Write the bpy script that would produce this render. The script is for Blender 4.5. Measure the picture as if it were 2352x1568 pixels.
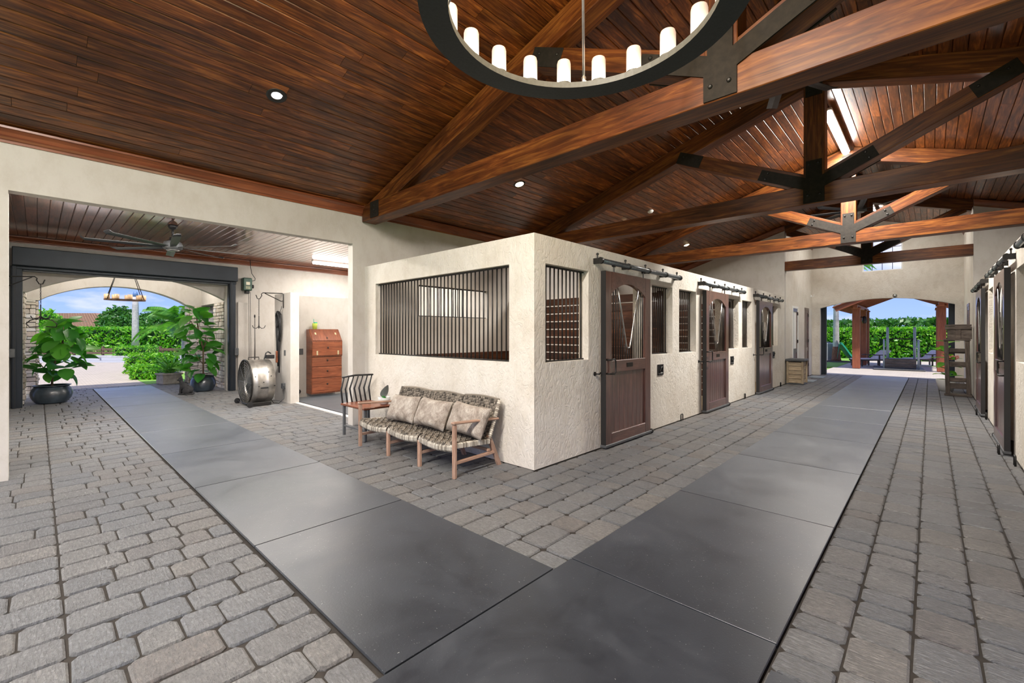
import bpy, math, random
from mathutils import Matrix, Vector, Euler
random.seed(7)
R = math.radians
scn = bpy.context.scene
for o in list(bpy.data.objects): bpy.data.objects.remove(o)
col = scn.collection
PI = math.pi

# ------------------------------------------------------------------ camera
YAW = R(43.18)
CAM = Vector((0, 0, 1.5))
cd = bpy.data.cameras.new('camera'); cam = bpy.data.objects.new('camera', cd); col.objects.link(cam)
cam.location = CAM; cam.rotation_euler = (PI/2, 0, YAW)
cd.sensor_fit = 'HORIZONTAL'; cd.sensor_width = 36; cd.lens = 36*1024/2352; cd.shift_y = -18/2352
cd.clip_start = .05; cd.clip_end = 500
scn.camera = cam
FWD = Vector((-math.sin(YAW), math.cos(YAW))); RGT = Vector((math.cos(YAW), math.sin(YAW)))
def proj(p):
    k = p[0]*FWD.x+p[1]*FWD.y
    if k < .05: return None
    return 1176+1024*(p[0]*RGT.x+p[1]*RGT.y)/k, 766-1024*(p[2]-1.5)/k, k

# ------------------------------------------------------------------ world, sun, exposure
w = bpy.data.worlds.new('sky'); scn.world = w; w.use_nodes = True
nt = w.node_tree; nt.nodes.clear()
def nn(t, nt=nt, **k):
    n = nt.nodes.new(t)
    for a, b in k.items(): setattr(n, a, b)
    return n
tc = nn('ShaderNodeTexCoord'); sep = nn('ShaderNodeSeparateXYZ'); nt.links.new(tc.outputs['Generated'], sep.inputs[0])
grad = nn('ShaderNodeValToRGB'); nt.links.new(sep.outputs['Z'], grad.inputs[0])
e = grad.color_ramp.elements; e[0].position = 0; e[0].color = (.30, .42, .74, 1); e[1].position = .55; e[1].color = (.07, .17, .55, 1)
x = grad.color_ramp.elements.new(.16); x.color = (.14, .25, .66, 1)
mp = nn('ShaderNodeMapping'); mp.inputs['Scale'].default_value = (1, 1, 3.2); nt.links.new(tc.outputs['Generated'], mp.inputs[0])
nz = nn('ShaderNodeTexNoise'); nz.inputs['Scale'].default_value = 3.4; nz.inputs['Detail'].default_value = 7; nz.inputs['Roughness'].default_value = .55
nt.links.new(mp.outputs[0], nz.inputs['Vector'])
cr = nn('ShaderNodeValToRGB'); nt.links.new(nz.outputs[0], cr.inputs[0])
cr.color_ramp.elements[0].position = .48; cr.color_ramp.elements[0].color = (0, 0, 0, 1); cr.color_ramp.elements[1].position = .68; cr.color_ramp.elements[1].color = (1, 1, 1, 1)
mx = nn('ShaderNodeMix', data_type='RGBA'); nt.links.new(cr.outputs[0], mx.inputs[0]); nt.links.new(grad.outputs[0], mx.inputs[6]); mx.inputs[7].default_value = (.85, .77, .86, 1)
bg = nn('ShaderNodeBackground'); bg.inputs[1].default_value = 1.2; nt.links.new(mx.outputs[2], bg.inputs[0])
wo = nn('ShaderNodeOutputWorld'); nt.links.new(bg.outputs[0], wo.inputs[0])

def light(name, typ, loc, energy, color=(1, 1, 1), rot=(0, 0, 0), **k):
    l = bpy.data.lights.new(name, typ); l.energy = energy; l.color = color
    for a, b in k.items(): setattr(l, a, b)
    o = bpy.data.objects.new(name, l); o.location = loc; o.rotation_euler = rot; col.objects.link(o); return o
light('sun', 'SUN', (5, -20, 30), 4.0, (1, .95, .88), Vector((-.35, .22, -.91)).to_track_quat('-Z', 'Y').to_euler(), angle=R(1.5))
WARM = (1, .86, .70); SOFT = (1, .94, .86)
# tubes of the long fluorescent fixtures (bodies are built further down)
RIDGE_LAMPS = [-3.6, -.9, 10.1, 17.3]  # first two, behind the viewer, are unseen and added as fill
RIDGE_POWER = [560, 230, 360, 40]
for y, pw in zip(RIDGE_LAMPS, RIDGE_POWER):
    light('ridge_tube_light', 'AREA', (-1.25, y, 5.12), pw, SOFT, (0, 0, 0), shape='RECTANGLE', size=.14, size_y=2.1)
light('bay_tube_light', 'AREA', (-12.1, 6.0, 3.37), 75, SOFT, (0, 0, 0), shape='RECTANGLE', size=.14, size_y=1.6)
light('bay_tube_light', 'AREA', (-8.9, 5.4, 3.37), 60, SOFT, (0, 0, 0), shape='RECTANGLE', size=.14, size_y=1.6)
for yy in (.75, 2.75): light('bay_tube_light', 'AREA', (-8.45, yy, 3.37), 95, SOFT, (0, 0, 0), shape='RECTANGLE', size=.14, size_y=1.6)
scn.view_settings.view_transform = 'Standard'; scn.view_settings.look = 'None'
scn.view_settings.exposure = 0.50; scn.view_settings.gamma = 1; scn.view_settings.use_curve_mapping = False
scn.render.film_transparent = False
try:
    scn.cycles.max_bounces = 8; scn.cycles.diffuse_bounces = 5; scn.cycles.glossy_bounces = 3; scn.cycles.sample_clamp_indirect = 6
except Exception: pass

# ------------------------------------------------------------------ materials
def mat(name):
    m = bpy.data.materials.new(name); m.use_nodes = True; t = m.node_tree; b = t.nodes['Principled BSDF']
    return m, t, b
def lk(t, a, b): t.links.new(a, b)
def N(t, typ, **k):
    n = t.nodes.new(typ)
    for a, b in k.items(): setattr(n, a, b)
    return n
def ramp(t, src, stops, interp='LINEAR'):
    r = N(t, 'ShaderNodeValToRGB'); lk(t, src, r.inputs[0]); cr = r.color_ramp; cr.interpolation = interp
    cr.elements[0].position, cr.elements[0].color = stops[0][0], (*stops[0][1], 1)
    cr.elements[1].position, cr.elements[1].color = stops[-1][0], (*stops[-1][1], 1)
    for p, c in stops[1:-1]:
        q = cr.elements.new(p); q.color = (*c, 1)
    return r.outputs[0]
def noise(t, vec, scale, detail=4, rough=.55, dist=0):
    n = N(t, 'ShaderNodeTexNoise'); n.inputs['Scale'].default_value = scale; n.inputs['Detail'].default_value = detail
    n.inputs['Roughness'].default_value = rough; n.inputs['Distortion'].default_value = dist
    if vec is not None: lk(t, vec, n.inputs['Vector'])
    return n.outputs[0]
def coord(t, kind='Object', scale=None, rnd=False):
    c = N(t, 'ShaderNodeTexCoord').outputs[kind]
    if rnd:
        oi = N(t, 'ShaderNodeObjectInfo'); g = N(t, 'ShaderNodeNewGeometry')
        a = N(t, 'ShaderNodeMath', operation='ADD'); lk(t, oi.outputs['Random'], a.inputs[0]); lk(t, g.outputs['Random Per Island'], a.inputs[1])
        m_ = N(t, 'ShaderNodeMath', operation='MULTIPLY'); lk(t, a.outputs[0], m_.inputs[0]); m_.inputs[1].default_value = 41
        v = N(t, 'ShaderNodeVectorMath', operation='ADD'); lk(t, c, v.inputs[0]); lk(t, m_.outputs[0], v.inputs[1]); c = v.outputs[0]
        fr = N(t, 'ShaderNodeMath', operation='FRACT'); lk(t, a.outputs[0], fr.inputs[0])
    if scale:
        m = N(t, 'ShaderNodeMapping'); m.inputs['Scale'].default_value = scale; lk(t, c, m.inputs[0]); c = m.outputs[0]
    return (c, fr.outputs[0]) if rnd else c
def mix(t, fac, a, b, blend='MIX'):
    m = N(t, 'ShaderNodeMix', data_type='RGBA', blend_type=blend)
    for i, v in ((0, fac), (6, a), (7, b)):
        if isinstance(v, (int, float)): m.inputs[i].default_value = v
        elif isinstance(v, tuple): m.inputs[i].default_value = (*v, 1)
        else: lk(t, v, m.inputs[i])
    return m.outputs[2]
def bump(t, b, h, s, d=.02):
    n = N(t, 'ShaderNodeBump'); n.inputs['Strength'].default_value = s; n.inputs['Distance'].default_value = d
    lk(t, h, n.inputs['Height']); lk(t, n.outputs[0], b.inputs['Normal'])
def wood(name, dark, mid, lite, rough=.4, sc=1.0, coat=0, var=.35, blot=.5, spec=.5, crough=.2, cior=1.5, bmp=.12):
    m, t, b = mat(name)
    c, r = coord(t, 'Object', (1.1*sc, 13*sc, 13*sc), True)
    g = noise(t, c, 1.6, 6, .62, 1.4)
    base = ramp(t, g, [(.28, dark), (.5, mid), (.74, lite)])
    c2 = coord(t, 'Object', (.9*sc, 3.2*sc, 3.2*sc))
    bl = ramp(t, noise(t, c2, 1.3, 3, .6), [(.32, (1-blot,)*3), (.66, (1.15,)*3)])
    base = mix(t, 1.0, base, bl, 'MULTIPLY')
    vr = ramp(t, r, [(0, (1-var, 1-var, 1-var)), (1, (1+var, 1+var*.8, 1+var*.7))])
    base = mix(t, 1.0, base, vr, 'MULTIPLY')
    lk(t, base, b.inputs['Base Color']); b.inputs['Roughness'].default_value = rough
    b.inputs['Specular IOR Level'].default_value = spec
    if coat: b.inputs['Coat Weight'].default_value = coat; b.inputs['Coat Roughness'].default_value = crough; b.inputs['Coat IOR'].default_value = cior
    bump(t, b, g, bmp, .004)
    return m
def plain(name, c, rough=.5, metal=0, nscale=0, var=.2, bmp=0, spec=.5):
    m, t, b = mat(name); b.inputs['Roughness'].default_value = rough; b.inputs['Metallic'].default_value = metal; b.inputs['Specular IOR Level'].default_value = spec
    if nscale:
        nz = noise(t, coord(t), nscale, 5)
        lk(t, ramp(t, nz, [(.25, tuple(x*(1-var) for x in c)), (.75, tuple(min(1, x*(1+var)) for x in c))]), b.inputs['Base Color'])
        if bmp: bump(t, b, nz, bmp, .01)
    else: b.inputs['Base Color'].default_value = (*c, 1)
    return m
def glow(name, c, s):
    m, t, b = mat(name); b.inputs['Base Color'].default_value = (*c, 1); b.inputs['Emission Color'].default_value = (*c, 1); b.inputs['Emission Strength'].default_value = s
    return m
def stucco(name, a, bcol, bs=.35, sc=1.0):
    m, t, b = mat(name); c = coord(t)
    n1 = noise(t, coord(t, 'Object', (8*sc, 8*sc, 5*sc)), 1.7, 5, .62, 1.6)
    n2 = noise(t, c, .8, 3)
    n3 = noise(t, coord(t, 'Object', (3, 3, 1.9)), 2.2, 6, .65)
    cc = mix(t, ramp(t, n2, [(.35, (0, 0, 0)), (.7, (1, 1, 1))]), a, bcol)
    cc = mix(t, 1.0, cc, ramp(t, n3, [(.3, (.90, .885, .86)), (.55, (1, 1, 1))]), 'MULTIPLY')
    lk(t, cc, b.inputs['Base Color']); b.inputs['Roughness'].default_value = .85
    rr = ramp(t, n1, [(.38, (0, 0, 0)), (.52, (.8, .8, .8)), (.6, (1, 1, 1))])
    bump(t, b, rr, bs, .012)
    return m
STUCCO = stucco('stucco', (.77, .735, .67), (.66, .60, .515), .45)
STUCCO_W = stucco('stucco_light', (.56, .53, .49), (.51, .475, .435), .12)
W_CEIL = wood('ceiling_wood', (.034, .009, .0025), (.160, .046, .010), (.42, .152, .031), .40, 1.0, .3, .34, .6, .3, .22, 1.6, .05)
W_BAYC = wood('bay_ceiling_wood', (.11, .036, .016), (.22, .078, .036), (.34, .13, .06), .3, 1.0, 1, .2, .3, .6, .10, 2.2, .012)
W_BEAM = wood('beam_wood', (.030, .0070, .002), (.125, .035, .0075), (.29, .108, .021), .42, .8, 0, .12, .55, .3)
W_CROWN = wood('crown_wood', (.09, .020, .008), (.19, .055, .022), (.26, .085, .034), .28, .6, 0, .05, .3)
W_DOOR = wood('door_wood', (.050, .018, .013), (.10, .040, .030), (.17, .078, .058), .30, 1.3, .7, .12, .4, .5, .20, 1.9)
W_BOARD = wood('stall_board', (.018, .006, .0025), (.060, .020, .008), (.12, .045, .018), .5, 1.0, 0, .3, .4)
W_BENCH = wood('bench_wood', (.22, .125, .085), (.38, .235, .165), (.52, .36, .27), .5, 2.0, 0, .1, .3)
W_CHEST = wood('chest_wood', (.09, .020, .009), (.20, .058, .024), (.30, .10, .045), .35, 1.2, .2, .12, .3)
W_GREY = wood('weathered_wood', (.045, .034, .027), (.12, .095, .078), (.23, .19, .16), .75, 1.6, 0, .2, .4)
W_BIN = wood('bin_wood', (.22, .15, .085), (.45, .36, .24), (.62, .53, .40), .7, 1.6, 0, .15, .3)
W_PERG = wood('pergola_wood', (.20, .050, .022), (.30, .085, .038), (.40, .13, .06), .55, .8, 0, .06, .2)
IRON = plain('black_iron', (.018, .017, .016), .42, .3, 14, .4)
PLATE = plain('plate_iron', (.014, .011, .008), .7, 0, 20, .45, .1, .25)
RINGM = plain('ring_metal', (.022, .026, .026), .6, .1, 60, .3)
STEEL = plain('door_steel', (.011, .017, .026), .42, .2, 3, .35)
BRUSHED = plain('brushed_metal', (.55, .55, .54), .3, 1.0, 20, .2)
GALV = plain('galvanized', (.50, .47, .43), .34, .85, 9, .35, .1)
PIPE = plain('rail_pipe', (.22, .25, .27), .3, .85, 20, .3)
WHITE = plain('white_paint', (.82, .82, .80), .5)
BLACK = plain('black_plastic', (.012, .012, .013), .45)
GREYP = plain('grey_metal', (.30, .36, .40), .45, .3, 5, .2)
GREYD = plain('grey_dark', (.09, .095, .10), .55, .1, 8, .3)
BLADE = plain('fan_blade', (.035, .037, .040), .38, .2, 8, .3)
EDGE = plain('edge_shade_strip', (.010, .009, .009), .6)
GREEN_M = plain('green_enamel', (.035, .075, .055), .35, .2, 12, .4)
GREEN_P = plain('green_plastic', (.02, .38, .22), .35)
YGREEN = plain('yellow_green', (.62, .75, .12), .4)
FABRIC = plain('lounger_fabric', (.80, .76, .74), .9, 0, 20, .2)
BRASS = plain('brass', (.80, .70, .45), .3, .8)
SOIL = plain('soil', (.05, .035, .022), .95, 0, 20, .4)
CONC = plain('concrete', (.52, .51, .49), .85, 0, 6, .2)
TRAV = plain('pot_stone', (.34, .30, .25), .85, 0, 9, .35, .3)
BLIND = plain('far_white', (.85, .85, .82), .7)
LAMP = glow('tube_glow', (1, .97, .92), 80); LAMP_B = glow('bay_tube_glow', (1, .97, .92), 26)
def candle():
    m, t, b = mat('candle_glow'); sp = N(t, 'ShaderNodeSeparateXYZ'); lk(t, coord(t), sp.inputs[0])
    c = ramp(t, sp.outputs['Z'], [(0, (1.9, 1.7, 1.4)), (.06, (.95, .80, .60)), (.125, (.50, .36, .26)), (.165, (.34, .22, .16))])
    lk(t, c, b.inputs['Emission Color']); b.inputs['Emission Strength'].default_value = 1; b.inputs['Base Color'].default_value = (.25, .2, .18, 1); b.inputs['Roughness'].default_value = .25; return m
CANDLE = candle()
BULB = glow('bulb_glow', (1, .74, .40), 9)
BULB2 = glow('bulb_cool', (.9, .95, 1), 1.6)
def glassy(name, c=(.9, .95, .95), alpha=.25):
    m, t, b = mat(name); b.inputs['Base Color'].default_value = (*c, 1); b.inputs['Roughness'].default_value = .03; b.inputs['Transmission Weight'].default_value = 1; b.inputs['IOR'].default_value = 1.05
    return m
GLASS = glassy('glass')
def paver_mat():
    m, t, b = mat('paver_stone'); c, r = coord(t, 'Object', None, True)
    base = ramp(t, r, [(0, (.13, .135, .143)), (.22, (.095, .107, .126)), (.40, (.15, .148, .145)), (.55, (.12, .13, .147)), (.70, (.155, .142, .128)), (.80, (.088, .097, .112)), (.92, (.12, .10, .088)), (1, (.16, .16, .16))])
    n1 = noise(t, c, 5, 6, .7); n2 = noise(t, c, 55, 4, .7)
    base = mix(t, 1.0, base, ramp(t, n1, [(.25, (.50, .50, .52)), (.75, (1.22, 1.20, 1.18))]), 'MULTIPLY')
    base = mix(t, 1.0, base, ramp(t, n2, [(.3, (.45, .45, .45)), (.7, (1.4, 1.4, 1.4))]), 'MULTIPLY')
    st = noise(t, coord(t, 'Object', (6, 26, 6)), 3.0, 6, .7, .6)
    base = mix(t, 1.0, base, ramp(t, st, [(.36, (.42, .43, .45)), (.60, (1.25, 1.25, 1.25))]), 'MULTIPLY')
    lk(t, base, b.inputs['Base Color']); b.inputs['Roughness'].default_value = .46; b.inputs['Specular IOR Level'].default_value = .9
    bump(t, b, st, 1.0, .034)
    b.inputs['Sheen Weight'].default_value = .25; b.inputs['Sheen Roughness'].default_value = .4
    return m
PAVER = paver_mat()
def rubber():
    m, t, b = mat('rubber_mat'); c, r = coord(t, 'Object', None, True)
    n1 = noise(t, c, 1.6, 5, .65, .5); n2 = noise(t, c, 95, 2, .8)
    base = ramp(t, n1, [(.3, (.009, .011, .016)), (.55, (.019, .023, .031)), (.78, (.040, .045, .055))])
    sp = ramp(t, n2, [(.70, (0, 0, 0)), (.78, (.55, .55, .52))])
    base = mix(t, 1.0, base, sp, 'ADD')
    lk(t, base, b.inputs['Base Color']); lk(t, ramp(t, n1, [(.3, (.34,)*3), (.75, (.52,)*3)]), b.inputs['Roughness']); b.inputs['Specular IOR Level'].default_value = .8
    bump(t, b, n2, .15, .004)
    b.inputs['Sheen Weight'].default_value = .85; b.inputs['Sheen Roughness'].default_value = .26; b.inputs['Sheen Tint'].default_value = (.85, .95, 1, 1)
    return m
RUBBER = rubber()
GROUT = plain('joint_sand', (.020, .016, .013), .95, 0, 30, .4)
def stone():
    m, t, b = mat('pier_stone'); c, r = coord(t, 'Object', None, True)
    base = ramp(t, r, [(0, (.74, .67, .58)), (.3, (.55, .48, .40)), (.55, (.82, .78, .72)), (.75, (.62, .50, .40)), (1, (.78, .74, .67))])
    n = noise(t, c, 9, 5, .65); base = mix(t, 1.0, base, ramp(t, n, [(.3, (.7,)*3), (.7, (1.15,)*3)]), 'MULTIPLY')
    lk(t, base, b.inputs['Base Color']); b.inputs['Roughness'].default_value = .9; bump(t, b, n, .5, .02)
    return m
STONE = stone(); MORTAR = plain('mortar', (.16, .14, .12), .95)
def leafm(name, a, bb, c3, sss=.15, rough=.4):
    m, t, b = mat(name); c, r = coord(t, 'Object', None, True)
    base = ramp(t, r, [(0, a), (.5, bb), (1, c3)]); lk(t, base, b.inputs['Base Color']); b.inputs['Roughness'].default_value = rough
    tr = N(t, 'ShaderNodeBsdfTranslucent'); lk(t, mix(t, 1.0, base, (1.5, 1.7, .6), 'MULTIPLY'), tr.inputs[0])
    ms = N(t, 'ShaderNodeMixShader'); ms.inputs[0].default_value = sss; lk(t, b.outputs[0], ms.inputs[1]); lk(t, tr.outputs[0], ms.inputs[2])
    lk(t, ms.outputs[0], t.nodes['Material Output'].inputs[0])
    return m
FIG = leafm('fig_leaf', (.025, .13, .022), (.045, .22, .030), (.12, .38, .045), .4)
HEDGE = leafm('hedge_leaf', (.05, .22, .010), (.12, .40, .020), (.34, .60, .06), .35)
HEDGE_D = leafm('tree_leaf', (.025, .11, .018), (.05, .18, .025), (.10, .27, .04), .25)
PALM = leafm('palm_leaf', (.06, .21, .03), (.10, .32, .05), (.22, .45, .08), .3)
HCORE = plain('hedge_core', (.012, .045, .008), .95)
BARK = plain('bark', (.14, .09, .055), .9, 0, 12, .4, .4)
PALMT = plain('palm_trunk', (.46, .44, .41), .9, 0, 6, .3, .3)
def grass():
    m, t, b = mat('lawn'); n = noise(t, coord(t), 3, 6, .7)
    lk(t, ramp(t, n, [(.3, (.10, .25, .03)), (.7, (.26, .45, .07))]), b.inputs['Base Color']); b.inputs['Roughness'].default_value = .95; bump(t, b, n, .4, .05); return m
GRASS = grass()
def drive(name, c):
    m, t, b = mat(name); n = noise(t, coord(t), 2.5, 6, .7)
    br = N(t, 'ShaderNodeTexBrick'); lk(t, coord(t), br.inputs['Vector']); br.inputs['Scale'].default_value = 3.2
    br.inputs['Color1'].default_value = (*c, 1); br.inputs['Color2'].default_value = (*(x*.93 for x in c), 1); br.inputs['Mortar'].default_value = (*(x*.72 for x in c), 1); br.inputs['Mortar Size'].default_value = .012
    lk(t, mix(t, 1.0, br.outputs[0], ramp(t, n, [(.3, (.86,)*3), (.7, (1.08,)*3)]), 'MULTIPLY'), b.inputs['Base Color']); b.inputs['Roughness'].default_value = .8; return m
DRIVE = drive('driveway_paving', (.46, .395, .31)); PATIO = drive('patio_paving', (.50, .445, .375))
def potm():
    m, t, b = mat('pot_glaze'); n = noise(t, coord(t), 7, 4)
    lk(t, ramp(t, n, [(.3, (.012, .018, .026)), (.7, (.035, .05, .065))]), b.inputs['Base Color']); b.inputs['Roughness'].default_value = .32; b.inputs['Coat Weight'].default_value = .3; return m
POT = potm()
def fur():
    m, t, b = mat('hide'); c, r = coord(t, 'Object', None, True)
    n = noise(t, c, 7, 6, .7, .6); n2 = noise(t, coord(t, 'Object', (60, 60, 12)), 3, 3, .7)
    base = ramp(t, n, [(.3, (.20, .16, .125)), (.5, (.40, .34, .285)), (.68, (.62, .57, .50))])
    base = mix(t, 1.0, base, ramp(t, n2, [(.3, (.6,)*3), (.7, (1.25,)*3)]), 'MULTIPLY')
    lk(t, base, b.inputs['Base Color']); b.inputs['Roughness'].default_value = .75; bump(t, b, n2, .7, .01); return m
FUR = fur()
def weave(name, a, bb):
    m, t, b = mat(name); c, r = coord(t, 'Object', None, True)
    base = ramp(t, r, [(0, a), (.45, tuple((x+y)/2 for x, y in zip(a, bb))), (1, bb)]); lk(t, base, b.inputs['Base Color']); b.inputs['Roughness'].default_value = .7
    return m
WEAVE = weave('rush_weave', (.035, .028, .021), (.27, .23, .18)); WEAVE_L = weave('rush_light', (.22, .19, .15), (.62, .57, .48))

# ------------------------------------------------------------------ mesh builder
class MB:
    def __init__(s): s.v = []; s.f = []
    def add(s, vs, fs):
        n = len(s.v); s.v += [tuple(p) for p in vs]; s.f += [tuple(i+n for i in f) for f in fs]; return s
    def box(s, a, b, M=None):
        x0, y0, z0 = a; x1, y1, z1 = b
        vs = [(x0, y0, z0), (x1, y0, z0), (x1, y1, z0), (x0, y1, z0), (x0, y0, z1), (x1, y0, z1), (x1, y1, z1), (x0, y1, z1)]
        if M: vs = [M @ Vector(p) for p in vs]
        return s.add(vs, [(0, 3, 2, 1), (4, 5, 6, 7), (0, 1, 5, 4), (1, 2, 6, 5), (2, 3, 7, 6), (3, 0, 4, 7)])
    def cbox(s, a, b, c=.01, M=None):
        lo = Vector(a); hi = Vector(b); c = min(c, *(abs(hi[i]-lo[i])*.45 for i in range(3)))
        P = {}; vs = []
        for sx in (0, 1):
            for sy in (0, 1):
                for sz in (0, 1):
                    k = (sx, sy, sz); base = [hi[i] if k[i] else lo[i] for i in range(3)]
                    inn = [base[i]+(-c if k[i] else c) for i in range(3)]
                    for ax in range(3):
                        q = list(inn); q[ax] = base[ax]; P[k, ax] = len(vs); vs.append(Vector(q))
        fs = []
        for ax in range(3):
            o1, o2 = [(1, 2), (2, 0), (0, 1)][ax]
            for sd in (0, 1):
                def K(a_, b_):
                    k = [0, 0, 0]; k[ax] = sd; k[o1] = a_; k[o2] = b_; return P[tuple(k), ax]
                q = [K(0, 0), K(1, 0), K(1, 1), K(0, 1)]; fs.append(q if sd else q[::-1])
        for ax in range(3):
            o1, o2 = [(1, 2), (2, 0), (0, 1)][ax]
            for a_ in (0, 1):
                for b_ in (0, 1):
                    def K(e, which):
                        k = [0, 0, 0]; k[ax] = e; k[o1] = a_; k[o2] = b_; return P[tuple(k), which]
                    q = [K(0, o1), K(1, o1), K(1, o2), K(0, o2)]
                    fs.append(q if (a_ == b_) else q[::-1])
        for k in [(i, j, l) for i in (0, 1) for j in (0, 1) for l in (0, 1)]:
            q = [P[k, 0], P[k, 1], P[k, 2]]; fs.append(q if sum(k) % 2 else q[::-1])
        if M: vs = [M @ p for p in vs]
        return s.add(vs, fs)
    def prism(s, pts, h0, h1, M=None):
        n = len(pts); vs = [Vector((p[0], p[1], h0)) for p in pts]+[Vector((p[0], p[1], h1)) for p in pts]
        if M: vs = [M @ p for p in vs]
        return s.add(vs, [tuple(range(n))[::-1], tuple(range(n, 2*n))]+[(i, (i+1) % n, n+(i+1) % n, n+i) for i in range(n)])
    def tube(s, pts, r, seg=8, cap=True, closed=False):
        pts = [Vector(p) for p in pts]; n = len(pts); rs = r if isinstance(r, (list, tuple)) else [r]*n
        vs = []; up = None
        for i, p in enumerate(pts):
            if closed: d = pts[(i+1) % n]-pts[i-1]
            else: d = pts[min(i+1, n-1)]-pts[max(i-1, 0)]
            d = d.normalized() if d.length > 1e-9 else Vector((0, 0, 1))
            if up is None: up = Vector((0, 0, 1)) if abs(d.z) < .9 else Vector((1, 0, 0))
            a = d.cross(up)
            if a.length < 1e-6: a = d.orthogonal()
            a.normalize(); b = a.cross(d).normalized(); up = b
            for k in range(seg):
                t = 2*PI*k/seg; vs.append(p+a*math.cos(t)*rs[i]+b*math.sin(t)*rs[i])
        fs = []
        for i in range(n if closed else n-1):
            j = (i+1) % n
            for k in range(seg): fs.append((i*seg+k, i*seg+(k+1) % seg, j*seg+(k+1) % seg, j*seg+k))
        if cap and not closed: fs += [tuple(range(seg))[::-1], tuple(range((n-1)*seg, n*seg))]
        return s.add(vs, fs)
    def lathe(s, prof, seg=24, M=None, cap=True):
        vs = []
        for (r, z) in prof:
            for k in range(seg): t = 2*PI*k/seg; vs.append(Vector((r*math.cos(t), r*math.sin(t), z)))
        n = len(prof); fs = []
        for i in range(n-1):
            for k in range(seg): fs.append((i*seg+k, i*seg+(k+1) % seg, (i+1)*seg+(k+1) % seg, (i+1)*seg+k))
        if cap: fs += [tuple(range(seg))[::-1], tuple(range((n-1)*seg, n*seg))]
        if M: vs = [M @ p for p in vs]
        return s.add(vs, fs)
    def mesh(s, name, m, smooth=False):
        me = bpy.data.meshes.new(name); me.from_pydata(s.v, [], s.f)
        if m: me.materials.append(m)
        if smooth: me.polygons.foreach_set('use_smooth', [True]*len(me.polygons))
        me.update(); return me
    def build(s, name, m, parent=None, smooth=False, M=None, **k):
        return place(name, s.mesh(name, m, smooth), parent, M, **k)
def place(name, me, parent=None, M=None, **k):
    o = bpy.data.objects.new(name, me); col.objects.link(o)
    if parent: o.parent = parent
    if M is not None: o.matrix_basis = M
    for a, b in k.items(): o[a] = b
    return o
def T(x, y, z): return Matrix.Translation((x, y, z))
def RX(a): return Matrix.Rotation(a, 4, 'X')
def RY(a): return Matrix.Rotation(a, 4, 'Y')
def RZ(a): return Matrix.Rotation(a, 4, 'Z')
def thing(name, label, cat, loc=(0, 0, 0), rz=0, group=None):
    o = bpy.data.objects.new(name, None); col.objects.link(o); o.location = loc; o.rotation_euler = (0, 0, rz); o.empty_display_size = .1
    o['label'] = label; o['category'] = cat
    if group: o['group'] = group
    return o
def tag(o, label, cat, group=None, kind=None):
    o['label'] = label; o['category'] = cat
    if group: o['group'] = group
    if kind: o['kind'] = kind
    return o
def dup(o, loc=None, rz=None, label=None, group=None, parent=None):
    c = o.copy(); col.objects.link(c)
    if parent: c.parent = parent
    if loc is not None: c.location = loc
    if rz is not None: c.rotation_euler = (0, 0, rz)
    if label: c['label'] = label
    if group: c['group'] = group
    for ch in list(o.children): dup(ch, parent=c)
    return c
def struct(name, mb, m, label=None, smooth=False):
    o = mb.build(name, m, None, smooth); o['kind'] = 'structure'
    if label: o['label'] = label
    return o
def along(p, q):
    """matrix with local x from p to q, z kept up"""
    p = Vector(p); q = Vector(q); x = (q-p).normalized(); z = Vector((0, 0, 1))
    if abs(x.dot(z)) > .999: z = Vector((-1, 0, 0))
    y = z.cross(x).normalized(); z = x.cross(y)
    M = Matrix((x, y, z)).transposed().to_4x4(); M.translation = (p+q)/2; return M, (q-p).length
def beam(name, p, q, wd, ht, m, parent, c=.006, **k):
    M, L = along(p, q); mb = MB(); mb.cbox((-L/2, -wd/2, -ht/2), (L/2, wd/2, ht/2), c); return mb.build(name, m, parent, M=M, **k)
def wall_holes(axis, c0, c1, u0, u1, z0, z1, holes):
    """wall slab: axis 'x' -> plane x in [c0,c1] spanning y u0..u1 ; 'y' -> plane y in [c0,c1] spanning x"""
    us = sorted({u0, u1, *[h[0] for h in holes], *[h[1] for h in holes]}); zs = sorted({z0, z1, *[h[2] for h in holes], *[h[3] for h in holes]})
    mb = MB(); P = (lambda c, u, z: (c, u, z)) if axis == 'x' else (lambda c, u, z: (u, c, z))
    def solid(i, j):
        if i < 0 or j < 0 or i >= len(us)-1 or j >= len(zs)-1: return False
        um = (us[i]+us[i+1])/2; zm = (zs[j]+zs[j+1])/2
        return not any(h[0] < um < h[1] and h[2] < zm < h[3] for h in holes)
    for i in range(len(us)-1):
        for j in range(len(zs)-1):
            if not solid(i, j): continue
            a, b, c, d = us[i], us[i+1], zs[j], zs[j+1]
            for cc in (c0, c1): mb.add([P(cc, a, c), P(cc, b, c), P(cc, b, d), P(cc, a, d)], [(0, 1, 2, 3)])
            if not solid(i-1, j): mb.add([P(c0, a, c), P(c1, a, c), P(c1, a, d), P(c0, a, d)], [(0, 1, 2, 3)])
            if not solid(i+1, j): mb.add([P(c0, b, c), P(c1, b, c), P(c1, b, d), P(c0, b, d)], [(0, 1, 2, 3)])
            if not solid(i, j-1): mb.add([P(c0, a, c), P(c1, a, c), P(c1, b, c), P(c0, b, c)], [(0, 1, 2, 3)])
            if not solid(i, j+1): mb.add([P(c0, a, d), P(c1, a, d), P(c1, b, d), P(c0, b, d)], [(0, 1, 2, 3)])
    return mb

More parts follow.
